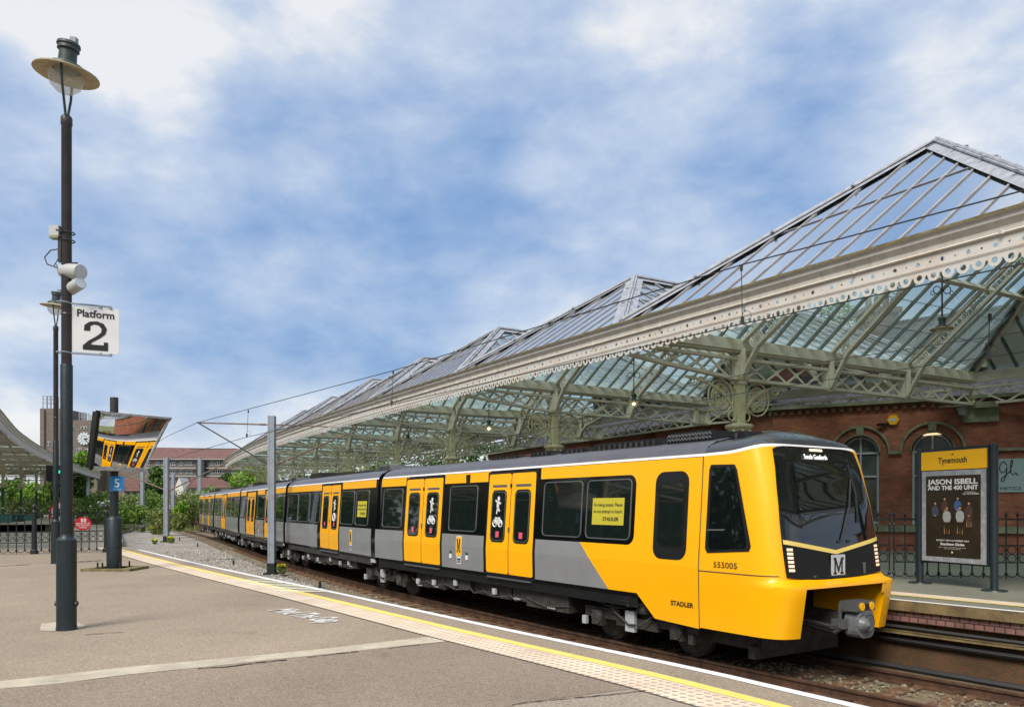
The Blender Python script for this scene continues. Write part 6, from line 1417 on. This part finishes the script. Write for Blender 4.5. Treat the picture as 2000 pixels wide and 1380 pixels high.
for y in (901, 917, 932):
    for x, w_ in ((289, 5), (303, 9), (316, 6), (333, 11), (350, 8), (361, 6), (368, 9), (389, 6), (396, 5), (411, 7), (421, 8), (433, 5), (452, 6), (466, 8)): o = fwin(lb, x, x + w_, y, y + 7.5, Yb, 3 if w_ > 8 else 2); o.location = -lb.location
mb = MB(); fbox(mb, 383, 399, 900, 985, Yb - 1.2, 2); fpart(mb, 'stair_tower', 'slate', lb)
def cottage(x0, x1, ye, yr, yb, Y, label, gable=None):
    r = empty('house', label, 'house', at((x0 + x1) / 2, yb, Y)); mb = MB(); fbox(mb, x0, x1, ye, yb, Y, 8); o = mb.build('wall', 'render', r); o.location = -r.location
    mb = MB(); a, b_, c, d_ = at(x0 - 3, ye + 1, Y - .5), at(x1 + 4, ye + 1, Y - .5), at(x1 - (x1 - x0) * .22, yr, Y + 4), at(x0 + (x1 - x0) * .08, yr, Y + 4); mb.poly([a, b_, c, d_]); mb.poly([b_, b_ + V((0, 9, 0)), c]); mb.poly([a + V((0, 9, 0)), b_ + V((0, 9, 0)), c, d_])
    for k in range(1, 9): mb.bar(a.lerp(d_, k / 9), b_.lerp(c, k / 9), .12, .06)
    o = mb.build('roof', 'redtile', r); o.location = -r.location
    if gable:
        mb = MB(); g0, g1, g2, g3 = at(gable[0], yb, Y - 1.5), at(gable[1], yb, Y - 1.5), at(gable[1], ye + 2, Y - 1.5), at((gable[0] + gable[1]) / 2, yr, Y - 1.5); g4 = at(gable[0], ye + 2, Y - 1.5); mb.prism([g0, g1, g2, g3, g4], (0, 3, 0)); o = mb.build('gable', 'render', r); o.location = -r.location
    for x in (x0 + 8, x1 - 16): o = fwin(r, x, x + 7, ye + 4, ye + 10, Y); o.location = -r.location
cottage(366, 448, 951, 932, 968, 108, 'low house with red tiled roof above the rear of the train', (341, 358))
cottage(241, 276, 957, 934, 972, 100, 'pale house with brown roof behind the blue number sign')
# ------------------------------------------------------------------ trees, bushes, flowers
def crown_mesh(name, blobs, n, s_, mt, flat=.5):
    vs = np.zeros((n * 4, 3)); fs = []; tot = sum(b_[3] ** 2 for b_ in blobs); i = 0
    for (x, y, z, r_, *sq) in blobs:
        k = int(n * r_ * r_ / tot); k = min(k, n - i); u = RNG.normal(size=(k, 3)); u /= np.linalg.norm(u, axis=1)[:, None]
        rad = r_ * (RNG.uniform(.25, 1, k) ** .45) * (1 + .22 * np.sin(u[:, 0] * 5 + x) * np.cos(u[:, 1] * 6 + z) + RNG.normal(0, .06, k))
        c = u * rad[:, None] * np.array([1, 1, sq[0] if sq else .85]) + np.array([x, y, z])
        a = RNG.normal(size=(k, 3)); a /= np.linalg.norm(a, axis=1)[:, None]; b_ = np.cross(a, RNG.normal(size=(k, 3))); b_ /= np.linalg.norm(b_, axis=1)[:, None]
        sc_ = s_ * RNG.uniform(.6, 1.35, (k, 1))
        vs[i * 4:(i + k) * 4:4] = c - a * sc_; vs[i * 4 + 1:(i + k) * 4:4] = c - b_ * sc_ * .55; vs[i * 4 + 2:(i + k) * 4:4] = c + a * sc_; vs[i * 4 + 3:(i + k) * 4:4] = c + b_ * sc_ * .55; i += k
    fs = [(4 * j, 4 * j + 1, 4 * j + 2, 4 * j + 3) for j in range(i)]; me = bpy.data.meshes.new(name); me.from_pydata(vs[:i * 4].tolist(), [], fs); me.materials.append(M[mt]); return me
def tree(name, label, cat, px, base, top, Y, wpx, mt, n=2600, zg=-.5, leaf=None, trunk=True, group=None, tall=.85):
    x = (px - 1000) / F * Y; zt = EYE + (HOR - top) * Y / F; W_ = wpx * Y / F / 2; zb = EYE + (HOR - base) * Y / F if base else zg; H_ = zt - zb
    r = empty(name, label, cat, (x, Y, zb), group); bl = []
    nb = 9
    for k in range(nb):
        f_ = (k + .5) / nb; a = k * 2.4; rr = W_ * (.5 + .25 * math.sin(k * 1.7)); q = W_ * .55 * math.sin(math.pi * min(.95, f_ * .8 + .15)); hh = (.28 if trunk else .12) + f_ * (.66 if trunk else .72)
        rr = min(rr, H_ * (1.02 - hh) / tall if f_ > .6 else rr, H_ * .42); bl.append((q * math.cos(a), q * math.sin(a) * .8, H_ * hh, max(rr, W_ * .22), tall))
    leaf = leaf or max(.05, Y * .0022)
    obj('crown', crown_mesh('crown', bl, n, leaf, mt), r)
    if trunk:
        mb = MB(); mb.tube([(0, 0, 0), (.1, 0, H_ * .3), (0, .1, H_ * .6)], [H_ * .035, H_ * .025, H_ * .012], 7)
        for k in range(4): b_ = bl[2 + k]; mb.tube([(.05, 0, H_ * (.28 + .07 * k)), (b_[0] * .8, b_[1] * .8, b_[2])], [H_ * .014, H_ * .006], 5)
        mb.build('trunk', 'bark', r)
    return r
TG = 'trees and bushes beyond the tracks'
for a in (
    ('broad_tree', 'bright green tree at the left end of the long canopy', 'tree', 498, 1010, 893, 84, 82, 'leafb', 3200),
    ('broad_tree', 'tall green tree beside the clock building left of the mirror', 'tree', 158, 1020, 883, 96, 62, 'leafb', 3000),
    ('broad_tree', 'dark tree behind the canopy between lantern and brick wall', 'tree', 930, 1000, 852, 78, 130, 'leafd', 3200),
    ('broad_tree', 'dark tree above the brick wall behind the middle of the canopy', 'tree', 1010, 1000, 842, 82, 120, 'leafd', 3200),
    ('broad_tree', 'dark green tree low behind the left lamp posts', 'tree', 142, 1020, 915, 92, 66, 'leafd', 3000),
    ('broad_tree', 'dark tree standing right of the mirror below the brick block', 'tree', 302, 1015, 912, 98, 44, 'leafd', 2600),
    ('broad_tree', 'rounded green tree under the left canopy at the image edge', 'tree', 28, 1015, 932, 104, 78, 'leaf', 3000),
    ('broad_tree', 'yellow green tree between the two left canopy columns', 'tree', 64, 1015, 942, 102, 50, 'leafb', 2200),
    ('broad_tree', 'dense green tree left of the small lamp post base', 'tree', 98, 1015, 938, 100, 50, 'leaf', 2200),
    ('broad_tree', 'tree seen through the glass roof beside the chimney', 'tree', 1625, 880, 588, 46, 120, 'leaf', 4200),
    ('broad_tree', 'green tree behind the long canopy left of its middle', 'tree', 660, 1000, 912, 100, 90, 'leafb', 2600),
    ('broad_tree', 'darker tree behind the long canopy above the second carriage', 'tree', 735, 1000, 893, 96, 110, 'leaf', 2600),
    ('broad_tree', 'tree behind the long canopy just right of the nearest mast', 'tree', 585, 1000, 925, 104, 90, 'leafd', 2600),
    ('broad_tree', 'tree behind the far end of the brick building', 'tree', 850, 1000, 868, 78, 150, 'leafd', 2600),
    ('broad_tree', 'dark tree at the far right of the houses', 'tree', 440, 1010, 925, 112, 50, 'leafd', 2200)):
    tree(*a, group=TG)
bushes = [('olive bush on the bank straight behind the mirror post', 250, 1015, 962, 80, 80, 'leafo'), ('large green bush on the bank right of the blue sign', 285, 1012, 955, 84, 70, 'leaf'), ('green bush at the foot of the thin mast', 360, 1012, 955, 90, 90, 'leafo'),
          ('bright green round bush left of the last carriage', 354, 1008, 978, 72, 26, 'leafb'), ('dark olive shrub beside the ballast left of the masts', 318, 1030, 990, 66, 62, 'leafo'), ('olive shrub near the tail of the train', 372, 1014, 972, 74, 44, 'leafo'),
          ('low green scrub left behind the railing', 190, 1016, 958, 86, 80, 'leaf'), ('pale green scrub behind the signal', 130, 1018, 965, 84, 70, 'leafo'), ('green scrub behind the green hoarding', 50, 1018, 972, 90, 110, 'leafo'),
          ('leafy bush under the red roofed house', 405, 1005, 950, 96, 70, 'leaf'), ('bush between house and bright tree', 450, 1000, 950, 92, 50, 'leaf'), ('low shrub at the ballast edge by the tail lights', 352, 1034, 1003, 62, 30, 'leafo'),
          ('wide low scrub along the bank foot', 225, 1016, 980, 78, 110, 'leaf'), ('low scrub left of the olive shrub', 268, 1018, 985, 74, 60, 'leaf')]
for lb_, px, base, top, Y, w_, mt in bushes: tree('bush', lb_, 'bush', px, base, top, Y, w_, mt, 1900, trunk=False, group=TG, leaf=Y * .0017)
def flowers(px, base, top, wpx, label, n=900, leafy=.4, Y=None):
    Y = Y or (EYE + .19) * F / (base - HOR); x = (px - 1000) / F * Y; H_ = (base - top) * Y / F; W_ = wpx * Y / F / 2; r = empty('flowering_plant', label, 'flowering plant', (x, Y, EYE - (base - HOR) * Y / F), 'yellow flowering plants in the ballast')
    bl = [(W_ * .55 * math.cos(k * 2.4) * (k / 6), W_ * .5 * math.sin(k * 2.4) * (k / 6), H_ * (.3 + .08 * k % .35), W_ * .5, .8) for k in range(6)]
    obj('leaves', crown_mesh('leaves', bl, n, max(.018, Y * .0010), 'leafo'), r); bl2 = [(b_[0], b_[1], H_ * .78, b_[3] * .75, .5) for b_ in bl]; obj('blossom', crown_mesh('blossom', bl2, int(n * (1 - leafy)), max(.016, Y * .0011), 'flower'), r)
    mb = MB()
    for k in range(10): mb.tube([(0, 0, 0), (W_ * .6 * math.cos(k * 2.4), W_ * .6 * math.sin(k * 2.4), H_ * .8)], .004, 3)
    mb.build('stems', 'leafo', r)
flowers(550, 1125, 1097, 24, 'yellow flowered weed beside the nearest mast foot'); flowers(306, 1043, 1026, 36, 'largest clump of yellow flowers left of the middle mast', 1500, .1)
flowers(334, 1060, 1046, 18, 'small yellow flower clump at the middle mast foot', 700, .2); flowers(302, 1062, 1050, 16, 'straggly weed with few yellow flowers on gravel', 300, .8)
for px, base, tp in ((386, 1067, 1060), (351, 1055, 1049), (456, 1103, 1093), (625, 1148, 1134)):
    p_ = onz(px, base, -.19); mb = MB(); mb.lathe((0, 0, 0), [(.045, 0), (.04, (base - tp) * p_.y / F), (.001, (base - tp) * p_.y / F + .01)], 8); mb.build('cable_marker', 'post', label='short grey marker peg standing in the gravel', cat='marker peg', group='marker pegs in the gravel', loc=p_)
# grass tufts along the bank and cable on the gravel
def tuftsamp():
    a = random.random(); return None
vs, fs = [], []
for k in range(5200):
    px, y = random.uniform(-60, 470), random.uniform(60, 100); x = (px - 1000) / F * y; z0 = -.6; o = len(vs); h_ = random.uniform(.3, .9) * (1.1 if y > 75 else .5); a = random.uniform(0, 3.1); w_ = random.uniform(.1, .3)
    if x > -.42 * y + 2 and y < 66: continue
    vs += [(x - w_ * math.cos(a), y - w_ * math.sin(a), z0), (x + w_ * math.cos(a), y + w_ * math.sin(a), z0), (x + random.uniform(-.2, .2), y + random.uniform(-.2, .2), z0 + h_)]; fs.append((o, o + 1, o + 2))
me = bpy.data.meshes.new('bank_grass'); me.from_pydata(vs, [], fs); me.materials.append(M['leafo']); obj('bank_grass', me, None, 'rough grass and undergrowth on the bank behind the tracks', 'undergrowth', None, 'stuff')
wv = MB(); wv.tube([onz(393, 1093, -.17), onz(420, 1092, -.17), onz(455, 1091, -.17), onz(480, 1090, -.17)], .02, 5); wv.build('ground_cable', 'cable', label='black cable lying across the gravel', cat='cable')
# ------------------------------------------------------------------ building and trees added out of view to darken reflections
bw = empty('reflection_building', 'dark brick building added behind the camera, out of view, to darken reflections', 'building', (-12, -14, PZ))
mb = MB()
for k in range(9):
    a = V((-10 + 6.5 * k, 1 - 3.2 * k, 0)); mb.box(a + V((0, 0, 2.6)), (6.6, 5, 5.2)); mb.box(a + V((0, 2.6, 1.9)), (1.4, .2, 2.6), mi=1); mb.box(a + V((2.8, 2.6, 1.9)), (1.2, .2, 2.4), mi=1)
    mb.prism([a + V((-3.3, 3.2, 5.2)), a + V((3.3, 3.2, 5.2)), a + V((0, 3.2, 7.2))], (0, -6, 0), 2)
mb.build('wall', ['brick', 'glassdark', 'slate'], bw)
GT = None  # out-of-view trees added so the train windows reflect darker
for px_, y_, h_ in ((-28, -10, 10), (-20, -20, 11), (24, -34, 12), (-48, 0, 14), (-54, 12, 14), (-58, 24, 15), (-64, 36, 15), (-42, -12, 12), (-36, -24, 12), (-66, 50, 15), (-58, 61, 14), (-62, 72, 14), (-70, 84, 14), (-78, 96, 15), (-92, 110, 15), (-60, 30, 14), (-64, 44, 14)):
    if GT is None:
        r = GT = empty('reflection_tree', 'broad leafy tree added outside the frame to darken window reflections', 'tree', (px_, y_, -.5), 'trees outside the frame'); bl = [(3 * math.cos(k * 2.4), 3 * math.sin(k * 2.4), 11 * (.22 + .1 * k), 3.4, .9) for k in range(7)]; obj('crown', crown_mesh('crown', bl, 2600, .42, 'leafd'), r); mb = MB(); mb.tube([(0, 0, 0), (0, 0, 7)], .25, 7); mb.build('trunk', 'bark', r)
    else: r = copy_tree(GT)
    r.location = (px_, y_, -.5); r.rotation_euler = (0, 0, px_); r.scale = (h_ / 11,) * 3
